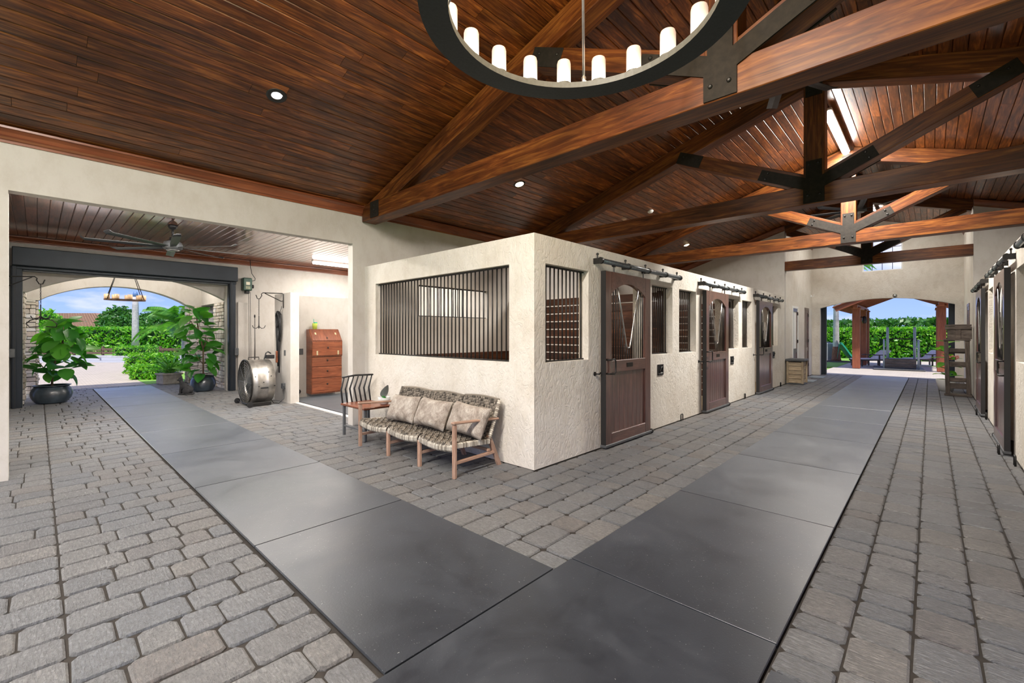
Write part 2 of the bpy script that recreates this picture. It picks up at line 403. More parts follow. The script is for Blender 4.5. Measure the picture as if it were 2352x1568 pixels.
# ================================================================== STRUCTURE
XL, XR, XS, XA = -6.86, 4.36, -3.17, .75      # outer walls, stall fronts
XRID = -1.25; ZE = 3.58; ZR = 5.32; PITCH = (ZR-ZE)/(XRID-XL)
def zc(x): return ZR-PITCH*abs(x-XRID)
XF = -13.5; ZB = 3.48; YS = 3.734; YE = 15.25; YG = 19.5; HW = 2.61

# ground and outside paving
mb = MB(); mb.add([(-140, -60, -.06), (60, -60, -.06), (60, 160, -.06), (-140, 160, -.06)], [(0, 1, 2, 3)])
o = mb.build('lawn', GRASS); o['kind'] = 'structure'; o['label'] = 'green lawn around the barn'
mb = MB(); mb.box((-34.5, -14, -.055), (-13.6, 6.5, -.02)); o = struct('driveway', mb, DRIVE, 'pale beige driveway beyond the left doorway')
mb = MB(); mb.box((-21.0, 2.25, -.05), (-17.15, 6.5, -.012)); struct('lawn_bed', mb, GRASS, 'small lawn bed with clipped hedges by the driveway')
mb = MB(); mb.box((-3.2, 19.4, -.055), (6, 33.2, -.02)); o = struct('patio', mb, PATIO, 'pale paved patio beyond the far arch')
mb = MB(); mb.box((-17.0, -5, -.08), (5, 20.4, -.012)); floor = struct('floor', mb, GROUT, 'grey tumbled paver floor of the barn aisles')
mb = MB(); mb.box((-6.8, 3.9, -.012), (-3.25, 15.2, .01)); mb.box((.9, 3.9, -.012), (4.3, 15.2, .01)); struct('floor_stalls', mb, plain('stall_bedding', (.30, .24, .17), .95, 0, 12, .3, .3), 'stall floor bedding')

# --- pavers
def paver_mesh(L, W, name='paver', seed=0):
    rg = random.Random(seed); c = .022; j = .0055; a = L/2-j; b = W/2-j
    ring = []
    for sx, sy, fl in ((1, 1, 0), (-1, 1, 1), (-1, -1, 0), (1, -1, 1)):
        p1 = (sx*a, sy*(b-c)); p2 = (sx*(a-c), sy*b)
        ring += [p1, p2] if not fl else [p2, p1]
    ring = [(p[0]+rg.uniform(-.003, .003), p[1]+rg.uniform(-.003, .003)) for p in ring]
    top = [(p[0]*(1-.020/L), p[1]*(1-.020/W)) for p in ring]
    vs = [(x, y, -.035) for x, y in ring]+[(x, y, -.008) for x, y in ring]+[(x, y, rg.uniform(-.001, .0015)) for x, y in top]
    fs = []
    for k in range(8):
        n = (k+1) % 8; fs += [(k, n, 8+n, 8+k), (8+k, 8+n, 16+n, 16+k)]
    fs.append(tuple(range(16, 24)))
    return vs, fs
ROW = .2345; rows = []
def run(xc, W, y0, y1):
    y = y0; last = None
    while y < y1-.03:
        L = random.choice((.175, .235, .35, .235, .31))
        if y+L > y1-.10: L = y1-y
        rows.append((xc, y+L/2, L, W)); y += L
k0 = math.floor((-16.6+.53)/ROW)
xs_edges = []
x = -.53
while x < .74: xs_edges.append((x, min(x+ROW, .745))); x += ROW
for a, b in xs_edges:
    if b-a > .06:
        if a < -.52: run((a+b)/2, b-a, -1.6, 20.3)
        else: run((a+b)/2, b-a, -1.6, .99); run((a+b)/2, b-a, 2.24, 20.3)
for a, b in [(.745+.2345*k, .745+.2345*(k+1)) for k in range(10)]: run((a+b)/2, b-a, -1.6, 3.7)
x = -1.735
while x > -16.8:
    a = x-ROW; b = x; xc = (a+b)/2; W = b-a
    if xc < XF-.1:
        if xc < -16.4: run(xc, W, -.4, 3.6)
        else: run(xc, W, -.2, 1.03); run(xc, W, 2.245, 3.5)
        x -= ROW; continue
    ylo = -2.6 if xc > XL else -.40
    run(xc, W, ylo, .10); run(xc, W, .10, 1.03)
    if xc > XS: run(xc, W, 2.245, 20.3)
    elif xc > XL-.2: run(xc, W, 2.245, 3.73)
    else: run(xc, W, 2.245, 3.86)
    if xc < -10.95: run(xc, W, 3.86, 6.9)
    x -= ROW
def score(r):
    p = proj((r[0], r[1], 0))
    if not p or not (-60 < p[0] < 2412 and p[1] < 1640): return 0
    return r[2]*r[3]/p[2]**3
rows.sort(key=score, reverse=True)
PM = {}; stuff = MB()
for i, (xc, yc, L, W) in enumerate(rows):
    if i < 300:
        key = (round(L, 2), round(W, 2), i % 3)
        if key not in PM:
            vs, fs = paver_mesh(L, W, seed=i); q = MB(); q.add([(v[1], v[0], v[2]) for v in vs], [f[::-1] for f in fs]); PM[key] = q.mesh('paver', PAVER)
        place('paver', PM[key], floor, T(xc, yc, random.uniform(-.002, .003)))
    else:
        vs, fs = paver_mesh(L, W, seed=i); dz = random.uniform(-.002, .003)
        stuff.add([(v[1]+xc, v[0]+yc, v[2]+dz) for v in vs], [f[::-1] for f in fs])
stuff.build('paver', PAVER, floor, kind='stuff')

# --- rubber mats
mats = [('left', -1.744-1.71*k, -1.744-1.71*(k+1)) for k in range(9)]
def rmat(x0, x1, y0, y1, label):
    q = MB(); q.cbox((-(x1-x0)/2+.002, -(y1-y0)/2+.002, 0), ((x1-x0)/2-.002, (y1-y0)/2-.002, .016), .0015)
    o = q.build('rubber_mat', RUBBER, None, M=T((x0+x1)/2, (y0+y1)/2, .002)); return tag(o, label, 'mat', 'black rubber mats along the aisles')
ordn = ['first', 'second', 'third', 'fourth', 'fifth', 'sixth', 'seventh', 'eighth', 'ninth', 'tenth', 'eleventh', 'twelfth']
for k in range(9):
    x1 = -1.738-1.71*k; x0 = x1-1.704
    if k == 8: x0 = -16.35
    rmat(x0, x1, 1.04, 2.235, f'{ordn[k]} black rubber mat from the corner on the runner to the left doorway')
for k in range(11):
    y0 = .67+1.75*k; y1 = y0+1.744
    if k == 10: y1 = 19.95
    rmat(-1.732, -.535, y0, y1, ['black rubber mat in the foreground where both runners meet', 'black rubber mat just past the corner on the runner down the stall aisle'][k] if k < 2 else f'{ordn[k]} black rubber mat counted from the foreground on the stall aisle runner')
rmat(-.515, .70, 1.0, 2.22, 'black rubber mat corner cut by the bottom right frame edge')
rmat(-1.732, -.535, -1.1, .664, 'black rubber mat under the viewer at the bottom frame edge')

# --- walls
def walltag(o, label): o['label'] = label; return o
# outer left wall X in [-7.06,-6.86]
T_ = .16
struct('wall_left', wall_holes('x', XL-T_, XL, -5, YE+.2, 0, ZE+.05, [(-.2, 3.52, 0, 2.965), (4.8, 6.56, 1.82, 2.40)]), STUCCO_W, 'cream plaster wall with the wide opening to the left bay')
# stall front facing the viewer
struct('wall_stall', wall_holes('y', YS, YS+.15, XL, XS, 0, HW, [(-6.52, -3.55, 1.17, 2.30)]), STUCCO, 'cream textured stall wall with the wide barred opening')
D0 = 5.03; BAY = 3.55; DW = 1.27
lholes = [(3.93, 4.80, 1.17, 2.295)]; rholes = []
for k in range(3):
    y = D0+BAY*k; lholes += [(y+.06, y+DW-.06, 0, 2.25), (y+1.54, y+2.30, 1.165, 2.275)]
    if k < 2: lholes += [(y+2.57, y+3.34, 1.165, 2.275)]
R0 = 4.72
for k in range(3):
    y = R0+3.45*k; rholes += [(y+.06, y+DW-.06, 0, 2.25), (y+1.54, y+2.28, 1.165, 2.275)]
    if k < 2: rholes += [(y+2.57, y+3.30, 1.165, 2.275)]
struct('wall_aisle', wall_holes('x', XS-.15, XS, YS+.15, YE, 0, HW, lholes), STUCCO, 'cream textured stall fronts left of the aisle')
struct('wall_right', wall_holes('x', XA, XA+.15, YS, YE, 0, HW, rholes), STUCCO, 'cream textured stall fronts right of the aisle')
mb = MB(); mb.box((XA+.15, YS, 0), (XR, YS+.15, HW)); struct('wall_right_end', mb, STUCCO, 'cream end wall of the right stalls')
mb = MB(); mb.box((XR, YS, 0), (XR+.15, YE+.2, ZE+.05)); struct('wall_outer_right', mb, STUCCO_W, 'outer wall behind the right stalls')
# stall end walls up to the roof at YE, and the narrow end section
def endwall(x0, x1, name, label):
    Mx = Matrix(((1, 0, 0, 0), (0, 0, 1, 0), (0, 1, 0, 0), (0, 0, 0, 1)))
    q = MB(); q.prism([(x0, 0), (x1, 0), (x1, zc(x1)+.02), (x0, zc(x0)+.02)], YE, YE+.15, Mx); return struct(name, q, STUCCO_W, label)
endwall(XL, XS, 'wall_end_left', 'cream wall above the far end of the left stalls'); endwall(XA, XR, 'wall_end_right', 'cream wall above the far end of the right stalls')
struct('wall_narrow_left', wall_holes('x', XS-.15, XS, YE+.15, YG, 0, zc(XS)+.02, [(16.3, 17.1, 0, 2.38), (18.15, 18.85, 0, 2.40)]), STUCCO, 'cream wall with two doors at the far left of the aisle')
struct('wall_narrow_right', wall_holes('x', XA, XA+.15, YE+.15, YG, 0, zc(XA)+.02, [(16.6, 17.5, 0, 2.3)]), STUCCO, 'cream wall at the far right of the aisle')
def arch_pts(xa, xb, zs, za, n=18):
    h = (xb-xa)/2; rise = za-zs; rr = (h*h+rise*rise)/(2*rise); cx = (xa+xb)/2; cz = za-rr; th = math.asin(h/rr)
    return [(cx+rr*math.sin(t), cz+rr*math.cos(t)) for t in [th-2*th*i/n for i in range(n+1)]]
MXZ = Matrix(((1, 0, 0, 0), (0, 0, 1, 0), (0, 1, 0, 0), (0, 0, 0, 1)))   # (x,z,h)->(x,h,z)
MYZ = Matrix(((0, 0, 1, 0), (1, 0, 0, 0), (0, 1, 0, 0), (0, 0, 0, 1)))   # (y,z,h)->(h,y,z)
ap = arch_pts(-2.93, .56, 2.42, 2.70)
mb = MB(); mb.prism([(XS-.15, 0), (-2.93, 0)]+ap[::-1]+[(.56, 0), (XA+.15, 0), (XA+.15, 3.6), (XS-.15, 3.6)], YG, YG+.22, MXZ)
q = wall_holes('y', YG, YG+.22, XS-.15, XA+.15, 3.6, 4.70, [(-1.72, -.66, 3.62, 4.68)]); mb.add(q.v, q.f)
mb.prism([(XS-.15, 4.70), (XA+.15, 4.70), (XA+.15, zc(XA+.15)), (XRID, ZR), (XS-.15, zc(XS-.15))], YG, YG+.22, MXZ)
struct('wall_gable', mb, STUCCO, 'cream gable wall with the arched doorway at the far end')
# gable window
win = MB(); win.box((-1.72, YG+.08, 3.62), (-.66, YG+.12, 3.66)); win.box((-1.72, YG+.08, 4.64), (-.66, YG+.12, 4.68)); win.box((-1.72, YG+.08, 3.66), (-1.68, YG+.12, 4.64)); win.box((-.70, YG+.08, 3.66), (-.66, YG+.12, 4.64))
wn = struct('window_1', win, WHITE, 'leaded window high in the far gable')
for i in (1, 2, 3):
    xx = -1.72+1.06*i/4; q = MB(); q.box((xx-.008, YG+.09, 3.66), (xx+.008, YG+.11, 4.64)); q.build('muntin', IRON, wn)
    zz = 3.62+1.06*i/4; q = MB(); q.box((-1.68, YG+.09, zz-.008), (-.70, YG+.11, zz+.008)); q.build('muntin', IRON, wn)
q = MB(); q.box((-1.69, YG+.098, 3.65), (-.69, YG+.102, 4.65)); q.build('pane', GLASS, wn)
# left bay
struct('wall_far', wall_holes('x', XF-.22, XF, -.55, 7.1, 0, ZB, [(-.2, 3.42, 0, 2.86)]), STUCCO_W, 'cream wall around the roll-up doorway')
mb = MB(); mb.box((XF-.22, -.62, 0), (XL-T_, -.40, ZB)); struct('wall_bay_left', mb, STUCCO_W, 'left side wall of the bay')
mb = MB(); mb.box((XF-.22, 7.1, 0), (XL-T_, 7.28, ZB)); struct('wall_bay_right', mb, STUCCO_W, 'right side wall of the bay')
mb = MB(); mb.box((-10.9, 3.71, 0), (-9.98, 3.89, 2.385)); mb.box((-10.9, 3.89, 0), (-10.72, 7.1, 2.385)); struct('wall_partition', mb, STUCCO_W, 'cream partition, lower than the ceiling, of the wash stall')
mb = MB(); mb.box((-9.98, 3.80, -.01), (-7.02, 3.90, .012)); struct('trim_1', mb, CONC, 'pale threshold of the wash stall')
q = MB(); q.cbox((-10.70, 3.92, -.01), (-7.05, 6.9, .018), .005); tag(q.build('rubber_mat', RUBBER), 'large black rubber floor of the wash stall in front of the wooden chest', 'mat')
# pilaster right of roll-up post
mb = MB(); mb.cbox((XF, 3.66, 0), (XF+.06, 3.90, 2.34), .01); struct('trim_2', mb, STUCCO_W, 'narrow plaster pilaster beside the roll-up door')

# --- ceilings with planks
def slope_mats(x, y, side):
    s = math.sqrt(1+PITCH**2); dx = Vector((0, 1, 0)); dn = Vector((-side*PITCH, 0, -1))/s   # planks along Y; local z points up into roof
    up = -dn; yv = up.cross(dx)
    M = Matrix((dx, yv, up)).transposed().to_4x4(); M.translation = (x, y, zc(x)); return M
th = .06
mb = MB(); Y0, Y1 = -5, YG+.22
for xa, xb in ((XL-.3, XRID), (XRID, XR+.3)):
    mb.add([(xa, Y0, zc(xa)+.025), (xb, Y0, zc(xb)+.025), (xb, Y1, zc(xb)+.025), (xa, Y1, zc(xa)+.025), (xa, Y0, zc(xa)+.15), (xb, Y0, zc(xb)+.15), (xb, Y1, zc(xb)+.15), (xa, Y1, zc(xa)+.15)],
           [(0, 3, 2, 1), (4, 5, 6, 7), (0, 1, 5, 4), (1, 2, 6, 5), (2, 3, 7, 6), (3, 0, 4, 7)])
ceil = struct('ceiling', mb, plain('ceiling_backing', (.012, .006, .004), .9), 'dark stained plank ceiling of the barn')
def plank_mesh(L, W):
    a = W/2-.002; c = .007; h = L/2-.0015
    sec = [(-a, .02), (-a, c), (-a+c, 0), (a-c, 0), (a, c), (a, .02)]
    vs = [(-h, y, z) for y, z in sec]+[(h, y, z) for y, z in sec]
    return vs, [(i, i+1, 7+i, 6+i) for i in range(5)]+[(0, 5, 4, 3, 2, 1), (6, 7, 8, 9, 10, 11)]
planks = []; PW = .137; sl = math.sqrt(1+PITCH**2)
for side in (-1, 1):
    n = int((XRID-XL)*sl/PW)
    for i in range(n+1):
        x = XRID+side*(i+.5)*PW/sl
        y = -3.0-random.uniform(0, 3); 
        while y < YG:
            L = random.choice((2.6, 3.6, 4.2)); y1 = min(y+L, YG)
            if y1 > -3 and y1-y > .2: planks.append((x, (y+y1)/2, y1-y, side))
            y = y1
def pscore(p):
    s = 0
    for t in (-.45, -.2, 0, .2, .45):
        q = proj((p[0], p[1]+p[2]*t, zc(p[0])))
        if q and -20 < q[0] < 2372 and -20 < q[1] < 700: s += p[2]/q[2]**2
    return s
planks.sort(key=pscore, reverse=True); KM = {}; stuff = MB()
MS = RZ(PI/2)
for i, (x, y, L, side) in enumerate(planks):
    M = slope_mats(x, y, side)
    if i < 300:
        key = round(L, 2)
        if key not in KM: q = MB(); q.add(*plank_mesh(L, PW)); KM[key] = q.mesh('plank', W_CEIL)
        place('plank', KM[key], ceil, M)
    else:
        vs, fs = plank_mesh(L, PW); MI = MS.inverted() @ M; stuff.add([MI @ Vector(v) for v in vs], fs)
stuff.build('plank', W_CEIL, ceil, M=MS, kind='stuff')
mb = MB(); mb.box((XF-.2, -.6, ZB+.022), (XL-T_, 7.2, ZB+.12)); bayc = struct('ceiling_bay', mb, bpy.data.materials['ceiling_backing'], 'flat glossy plank ceiling of the left bay')
y = -.40; KB = {}
while y < 7.1:
    xx = XF
    for L in random.choice(((3.2, 3.28), (2.0, 4.48), (4.4, 2.08))):
        if L not in KB: q = MB(); q.add(*plank_mesh(L, .135)); KB[L] = q.mesh('plank', W_BAYC)
        place('plank', KB[L], bayc, T(xx+L/2, y+.0675, ZB)); xx += L
    y += .135
# crowns
def crown(name, p, q, sgn_axis, label, sc=1.0):
    """crown moulding from p to q, profile leaning away from the wall towards sgn_axis"""
    p = Vector(p); q = Vector(q); x = (q-p).normalized(); n = Vector(sgn_axis); L = (q-p).length
    prof = [(0, -.155), (.012, -.155), (.014, -.13), (.03, -.12), (.035, -.10), (.055, -.06), (.085, -.035), (.10, -.03), (.10, -.008), (0, -.0)]
    M = Matrix((x, n, Vector((0, 0, 1)))).transposed().to_4x4(); M.translation = p
    vs = [(0, a*sc, b*sc) for a, b in prof]+[(L, a*sc, b*sc) for a, b in prof]; k = len(prof)
    mb = MB(); mb.add(vs, [(i, (i+1) % k, k+(i+1) % k, k+i) for i in range(k)]+[tuple(range(k))[::-1], tuple(range(k, 2*k))])
    if abs(x.z) > .01:
        mb.v = [tuple(M @ Vector(v)) for v in mb.v]; M = None
    o = mb.build(name, W_CROWN, None, M=M); o['kind'] = 'structure'; o['label'] = label; return o
crown('trim_3', (XL, -5, ZE+.015), (XL, YE, ZE+.015), (1, 0, 0), 'stained crown moulding along the left wall')
crown('trim_4', (XF, -.4, ZB-.002), (XF, 7.1, ZB-.002), (1, 0, 0), 'stained crown moulding in the left bay', .9)
crown('trim_5', (XL, YE, zc(XL)-.01), (XS, YE, zc(XS)-.01), (0, -1, 0), 'stained crown moulding up the far left end wall')
crown('trim_6', (XR, YE, zc(XR)-.01), (XA, YE, zc(XA)-.01), (0, -1, 0), 'stained crown moulding up the far right end wall')
crown('trim_7', (XS, YE+.1, zc(XS)-.01), (XS, YG, zc(XS)-.01), (1, 0, 0), 'stained crown moulding over the far left doors')
crown('trim_8', (XA, YE+.1, zc(XA)-.01), (XA, YG, zc(XA)-.01), (-1, 0, 0), 'stained crown moulding on the far right wall')

# ================================================================== TRUSSES
def truss_proto():
    t = thing('roof_truss', 'x', 'truss', (XRID+.045, 3.80, 0), 0, 'timber roof trusses')
    H0, H1 = 3.34, 3.61; TW = .25; xl = XL-XRID-.03; xr = XR-XRID-.01
    beam('bottom_chord', (xl, 0, (H0+H1)/2), (xr, 0, (H0+H1)/2), TW, H1-H0, W_BEAM, t)
    RH = .26
    for s_ in (-1, 1):
        c_ = math.sqrt(1+PITCH**2)
        p = Vector((s_*5.52, 0, zc(XRID+5.52)-RH/2*c_-.012)); q = Vector((s_*.06, 0, zc(XRID+.06)-RH/2*c_-.012))
        beam('rafter', p, q, TW*.96, RH, W_BEAM, t)
        ang = math.atan2(4.40-3.62, 1.85-.10)
        a = Vector((s_*.10, 0, 3.66)); b = Vector((s_*1.93, 0, 4.50))
        beam('brace', a, b, TW*.9, .20, W_BEAM, t)
        d = (b-a).normalized()
        # iron strap at the head of the brace
        for sy in (-1, 1):
            M, L = along(b-d*.40, b+d*.02); q = MB(); q.cbox((-L/2, sy*.111-.012*(sy < 0), -.095), (L/2, sy*.111+.012*(sy > 0), .095), .003)
            pl = q.build('strap_plate', PLATE, t, M=M)
            for xx in (-L/2+.06, L/2-.10):
                q = MB(); q.lathe([(.016, 0), (.015, .008), (.008, .014), (0.001, .015)], 8, T(xx, sy*.123, .03) @ RX(-sy*PI/2)); q.build('bolt', IRON, pl)
        # heel plate
        for sy in (-1, 1):
            q = MB(); xa, xb = sorted((s_*5.36, s_*5.12)); z1 = zc(XRID+5.36)-.05
            q.prism([(xa, H0+.015), (xb, H0+.015), (xb, z1), (xa, z1)], sy*.124, sy*.138, MXZ)
            pl = q.build('heel_plate', PLATE, t)
            for zz in (3.40, 3.47, 3.54):
                q = MB(); q.lathe([(.012, 0), (.011, .006), (.004, .011), (.001, .011)], 8, T((xa+xb)/2, sy*.138, zz) @ RX(-sy*PI/2)); q.build('bolt', IRON, pl)
    beam('king_post', (0, 0, H1-.01), (0, 0, ZR-.10), TW*.94, .25, W_BEAM, t)
    # Y-shaped gusset on both faces
    for sy in (-1, 1):
        q = MB(); y0, y1 = sorted((sy*.124, sy*.140))
        d = Vector((1.83, 0, .84)).normalized(); n = Vector((-d.z, 0, d.x))
        base = Vector((.03, 0, 3.60)); hw = .078; Lr = .72
        R1 = base+d*Lr-n*hw; R2 = base+d*Lr+n*hw
        # outline going round: bottom, right arm, crotch, stem, crotch, left arm
        xk = .095; tcr = (xk-(base+n*hw).x)/d.x; CR = base+n*hw+d*tcr
        tb = (.125-(base-n*hw).x)/d.x; BR = base-n*hw+d*tb
        pts = [(-.125, H0+.01), (.125, H0+.01), (.125, BR.z), (R1.x, R1.z), (R2.x, R2.z), (CR.x, CR.z), (xk, 3.95), (-xk, 3.95), (-CR.x, CR.z), (-R2.x, R2.z), (-R1.x, R1.z), (-.125, BR.z)]
        q.prism(pts, y0, y1, MXZ); g = q.build('gusset_plate', PLATE, t)
        e = base+d*(Lr-.10)
        for bx, bz in ((-.055, 3.90), (.055, 3.90), (-.07, 3.46), (.07, 3.46), (e.x+n.x*.045, e.z+n.z*.045), (e.x-n.x*.045, e.z-n.z*.045), (-e.x-n.x*.045, e.z+n.z*.045), (-e.x+n.x*.045, e.z-n.z*.045)):
            q = MB(); q.lathe([(.019, 0), (.018, .010), (.010, .017), (.001, .018)], 8, T(bx, sy*.140, bz) @ RX(-sy*PI/2)); q.build('bolt', IRON, g)
        # ridge plate
        q = MB(); q.prism([(-.10, 4.86), (.10, 4.86), (.10, ZR-.20), (0, ZR-.17), (-.10, ZR-.20)], y0, y1, MXZ); q.build('ridge_plate', PLATE, t)
    return t
tr = truss_proto(); tr['label'] = 'nearest timber roof truss, right behind the ring chandelier'
dup(tr, (XRID+.05, 7.63, 0), label='second timber roof truss from the front, dark braces and gusset')
dup(tr, (XRID+.03, 11.43, 0), label='third timber roof truss, with bolted gusset above the aisle')
# last truss spans only the aisle, between the stall end walls
t4 = thing('roof_truss', 'farthest and shortest timber truss, spanning between the end walls before the gable window', 'truss', (XRID, YE+.13, 0), 0, 'timber roof trusses')
beam('bottom_chord', (XS-XRID+.0, 0, 3.51), (XA-XRID, 0, 3.51), .22, .27, W_BEAM, t4)
for s_ in (-1, 1):
    xe = (XS if s_ < 0 else XA)-XRID
    c_ = math.sqrt(1+PITCH**2)
    beam('rafter', (xe, 0, zc(XRID+abs(xe))-.13*c_), (s_*.06, 0, zc(XRID+.06)-.13*c_-.01), .21, .26, W_BEAM, t4)
    beam('brace', (s_*.1, 0, 3.70), (s_*1.85, 0, 4.52), .2, .2, W_BEAM, t4)
beam('king_post', (0, 0, 3.63), (0, 0, ZR-.1), .21, .25, W_BEAM, t4)
q = MB(); d = Vector((1.75, 0, .82)).normalized(); n = Vector((-d.z, 0, d.x)); b0 = Vector((.03, 0, 3.64)); a1 = b0+d*.7-n*.078; a2 = b0+d*.7+n*.078
q.prism([(-.125, 3.385), (.125, 3.385), (.125, 3.56), (a1.x, a1.z), (a2.x, a2.z), (.095, 3.78), (.095, 4.0), (-.095, 4.0), (-.095, 3.78), (-a2.x, a2.z), (-a1.x, a1.z), (-.125, 3.56)], -.125, -.11, MXZ)
g = q.build('gusset_plate', PLATE, t4)
for bx, bz in ((-.055, 3.95), (.055, 3.95), (-.07, 3.48), (.07, 3.48)):
    q = MB(); q.lathe([(.019, 0), (.018, .010), (.010, .017), (.001, .018)], 8, T(bx, -.125, bz) @ RX(PI/2)); q.build('bolt', IRON, g)

# ================================================================== LAMPS AND FANS
for i, y in enumerate(RIDGE_LAMPS):
    t = thing('tube_lamp', ['added fill tube lamp on the ridge far behind the viewer', 'added fill tube lamp on the ridge just behind the viewer', 'bright ridge tube lamp right of the second truss king post', 'distant ridge tube lamp right before the gable wall'][i], 'lamp', (XRID, y, 5.16), 0, 'tube lamps along the ridge')
    q = MB(); q.cbox((-.07, -1.16, .02), (.07, 1.16, .07), .01); q.build('housing', WHITE, t)
    q = MB(); q.cbox((-.05, -1.14, -.025), (.05, 1.14, .022), .018); q.build('diffuser', LAMP if i < 3 else LAMP_B, t)
    for yy in (-.8, .8):
        q = MB(); q.tube([(0, yy, .07), (0, yy, ZR-5.16)], .006, 6); q.build('hanger', IRON, t)
for (x, y, l) in ((-12.1, 6.0, 'white tube lamp on the bay ceiling above the wash stall'), (-8.9, 5.4, 'tube lamp on the bay ceiling over the wash stall floor'), (-8.45, .75, 'tube lamp on the bay ceiling behind the header, left one'), (-8.45, 2.75, 'tube lamp on the bay ceiling behind the header, right one')):
    t = thing('tube_lamp', l, 'lamp', (x, y, ZB), 0)
    q = MB(); q.cbox((-.04, -.95, -.05), (.04, .95, 0), .01); q.build('housing', WHITE, t)
    q = MB(); q.cbox((-.055, -.92, -.10), (.055, .92, -.048), .018); q.build('diffuser', LAMP_B, t)
lab = {1.79: 'round recessed downlight nearest the viewer in the left ceiling slope, black trim', 5.73: 'glowing recessed downlight past the first truss', 9.4: 'recessed downlight behind the second truss chord', 13.0: 'small glowing recessed downlight above the far stall doors'}
for y in (1.79, 5.73, 9.4, 13.0):
    x = -5.2; t = thing('downlight', lab[y], 'lamp', (0, 0, 0), 0, 'recessed downlights in the ceiling')
    t.matrix_basis = slope_mats(x, y, -1)
    q = MB(); q.lathe([(.058, -.002), (.062, -.008), (.10, -.006), (.103, 0), (.103, .015), (.058, .015)], 28, cap=False); q.build('trim_ring', BLACK, t, True)
    q = MB(); q.lathe([(.062, .003), (.035, -.006), (.001, -.010)] if y < 3 else [(.075, -.007), (.05, -.02), (.001, -.028)], 24, cap=False); q.build('bulb', BULB2 if y < 3 else BULB, t, True)
    if y > 3: light('downlight_spot', 'SPOT', slope_mats(x, y, -1) @ Vector((0, 0, -.05)), 230, WARM, spot_size=R(110), spot_blend=.8, shadow_soft_size=.05)
q = MB(); q.lathe([(.065, 0), (.065, -.02), (.04, -.045), (.001, -.045)], 16); o = q.build('smoke_detector', WHITE, None, True, M=slope_mats(-4.62, 9.5, -1)); tag(o, 'small white detector on the ceiling between second and third truss', 'detector')
# chandelier
CH = Vector((-1.235, 1.80, 3.04))
ch = thing('ring_chandelier', 'large black ring chandelier with glowing candle lights', 'chandelier', CH)
n = 72; RO, RI = .775, .635; vs = []
for k in range(n):
    t_ = 2*PI*k/n
    for r_, z_ in ((RO, 0), (RO, .034), (RI, .034), (RI, 0)): vs.append((r_*math.cos(t_), r_*math.sin(t_), z_))
fs = [(4*k+j, 4*((k+1) % n)+j, 4*((k+1) % n)+(j+1) % 4, 4*k+(j+1) % 4) for k in range(n) for j in range(4)]
q = MB(); q.add(vs, fs); q.build('ring', RINGM, ch)
cme = None; a0 = math.atan2(CH.y, CH.x)
for k in range(20):
    t_ = a0+2*PI*(k+.48)/20
    if cme is None:
        q = MB(); q.lathe([(.043, 0), (.044, .01), (.044, .15), (.040, .165), (.030, .168), (.001, .160)], 18); cme = q.mesh('candle_light', CANDLE, True)
    o = place('candle_light', cme, ch, T(.70*math.cos(t_), .70*math.sin(t_), .034))
    if k == 0: gl = MB(); gl.lathe([(.048, 0), (.048, .02)], 16, cap=False); glm = gl.mesh('candle_cup', RINGM, True)
    place('candle_cup', glm, o)
for k in range(4):
    t_ = a0+PI/2*k-.03; a = Vector((.70*math.cos(t_), .70*math.sin(t_), .034)); b = Vector((.02*math.cos(t_), .02*math.sin(t_), 1.55))
    q = MB(); q.tube([a+Vector((0, 0, .05)), b], .009, 8); q.build('rod', BRUSHED, ch, True)
    q = MB(); q.tube([a, a+Vector((0, 0, .03)), a+Vector((0, 0, .06))], [.022, .012, .016], 10); q.lathe([(.001, -.016), (.016, 0), (.001, .016)], 10, T(*(a+Vector((.012, 0, .025))))); q.build('rod_joint', BRUSHED, ch, True)
q = MB(); q.tube([(0, 0, 1.5), (0, 0, ZR-3.055-.02)], .012, 8); q.lathe([(.07, ZR-3.055-.06), (.07, ZR-3.055-.01)], 16); q.build('stem', RINGM, ch, True)
light('chandelier_glow', 'POINT', CH+Vector((0, 0, .62)), 150, (1, .76, .48), shadow_soft_size=.55)
# ceiling fans
def fan(name_label, loc, top, nb, Rb, a0, group='ceiling fans'):
    t = thing('ceiling_fan', name_label, 'fan', loc, 0, group)
    q = MB(); q.lathe([(.075, top-.0), (.075, top-.03), (.05, top-.07), (.02, top-.08), (.02, .18), (.05, .17), (.055, .10)], 18); q.build('downrod', BLACK, t, True)
    q = MB(); q.lathe([(.05, .12), (.13, .09), (.15, .04), (.15, -.02), (.12, -.05), (.06, -.055)], 24); q.build('motor', GREYD, t, True)
    q = MB(); q.lathe([(.10, -.05), (.10, -.06), (.04, -.075), (.001, -.078)], 20); q.build('cap', BRUSHED, t, True)
    b = MB(); W0, W1 = .045, .062
    pr = lambda x_, w_: [(x_, -w_, -.012), (x_, 0, .006), (x_, w_, .010), (x_, w_, .004), (x_, 0, -.002), (x_, -w_, -.018)]
    vs = pr(.14, W0)+pr(.5, W1)+pr(Rb-.05, W1)+[(a+.05, y*.8, z+.03) for a, y, z in pr(Rb-.05, W1)]
    fs = []
    for k in range(3):
        for j in range(6): fs.append((6*k+j, 6*k+(j+1) % 6, 6*k+6+(j+1) % 6, 6*k+6+j))
    fs += [(0, 1, 2, 3, 4, 5), (18, 19, 20, 21, 22, 23)]
    b.add(vs, fs); me = b.mesh('blade', BLADE)
    for k in range(nb): place('blade', me, t, RZ(a0+2*PI*k/nb))
    return t
fan('long eight-bladed black ceiling fan in the left bay', (-10.1, 1.70, 3.08), ZB-3.08, 8, 1.22, R(-7))
fan('black ceiling fan between the first and second truss', (-1.25, 5.9, 4.50), zc(-1.25)-4.50, 8, .90, R(20))
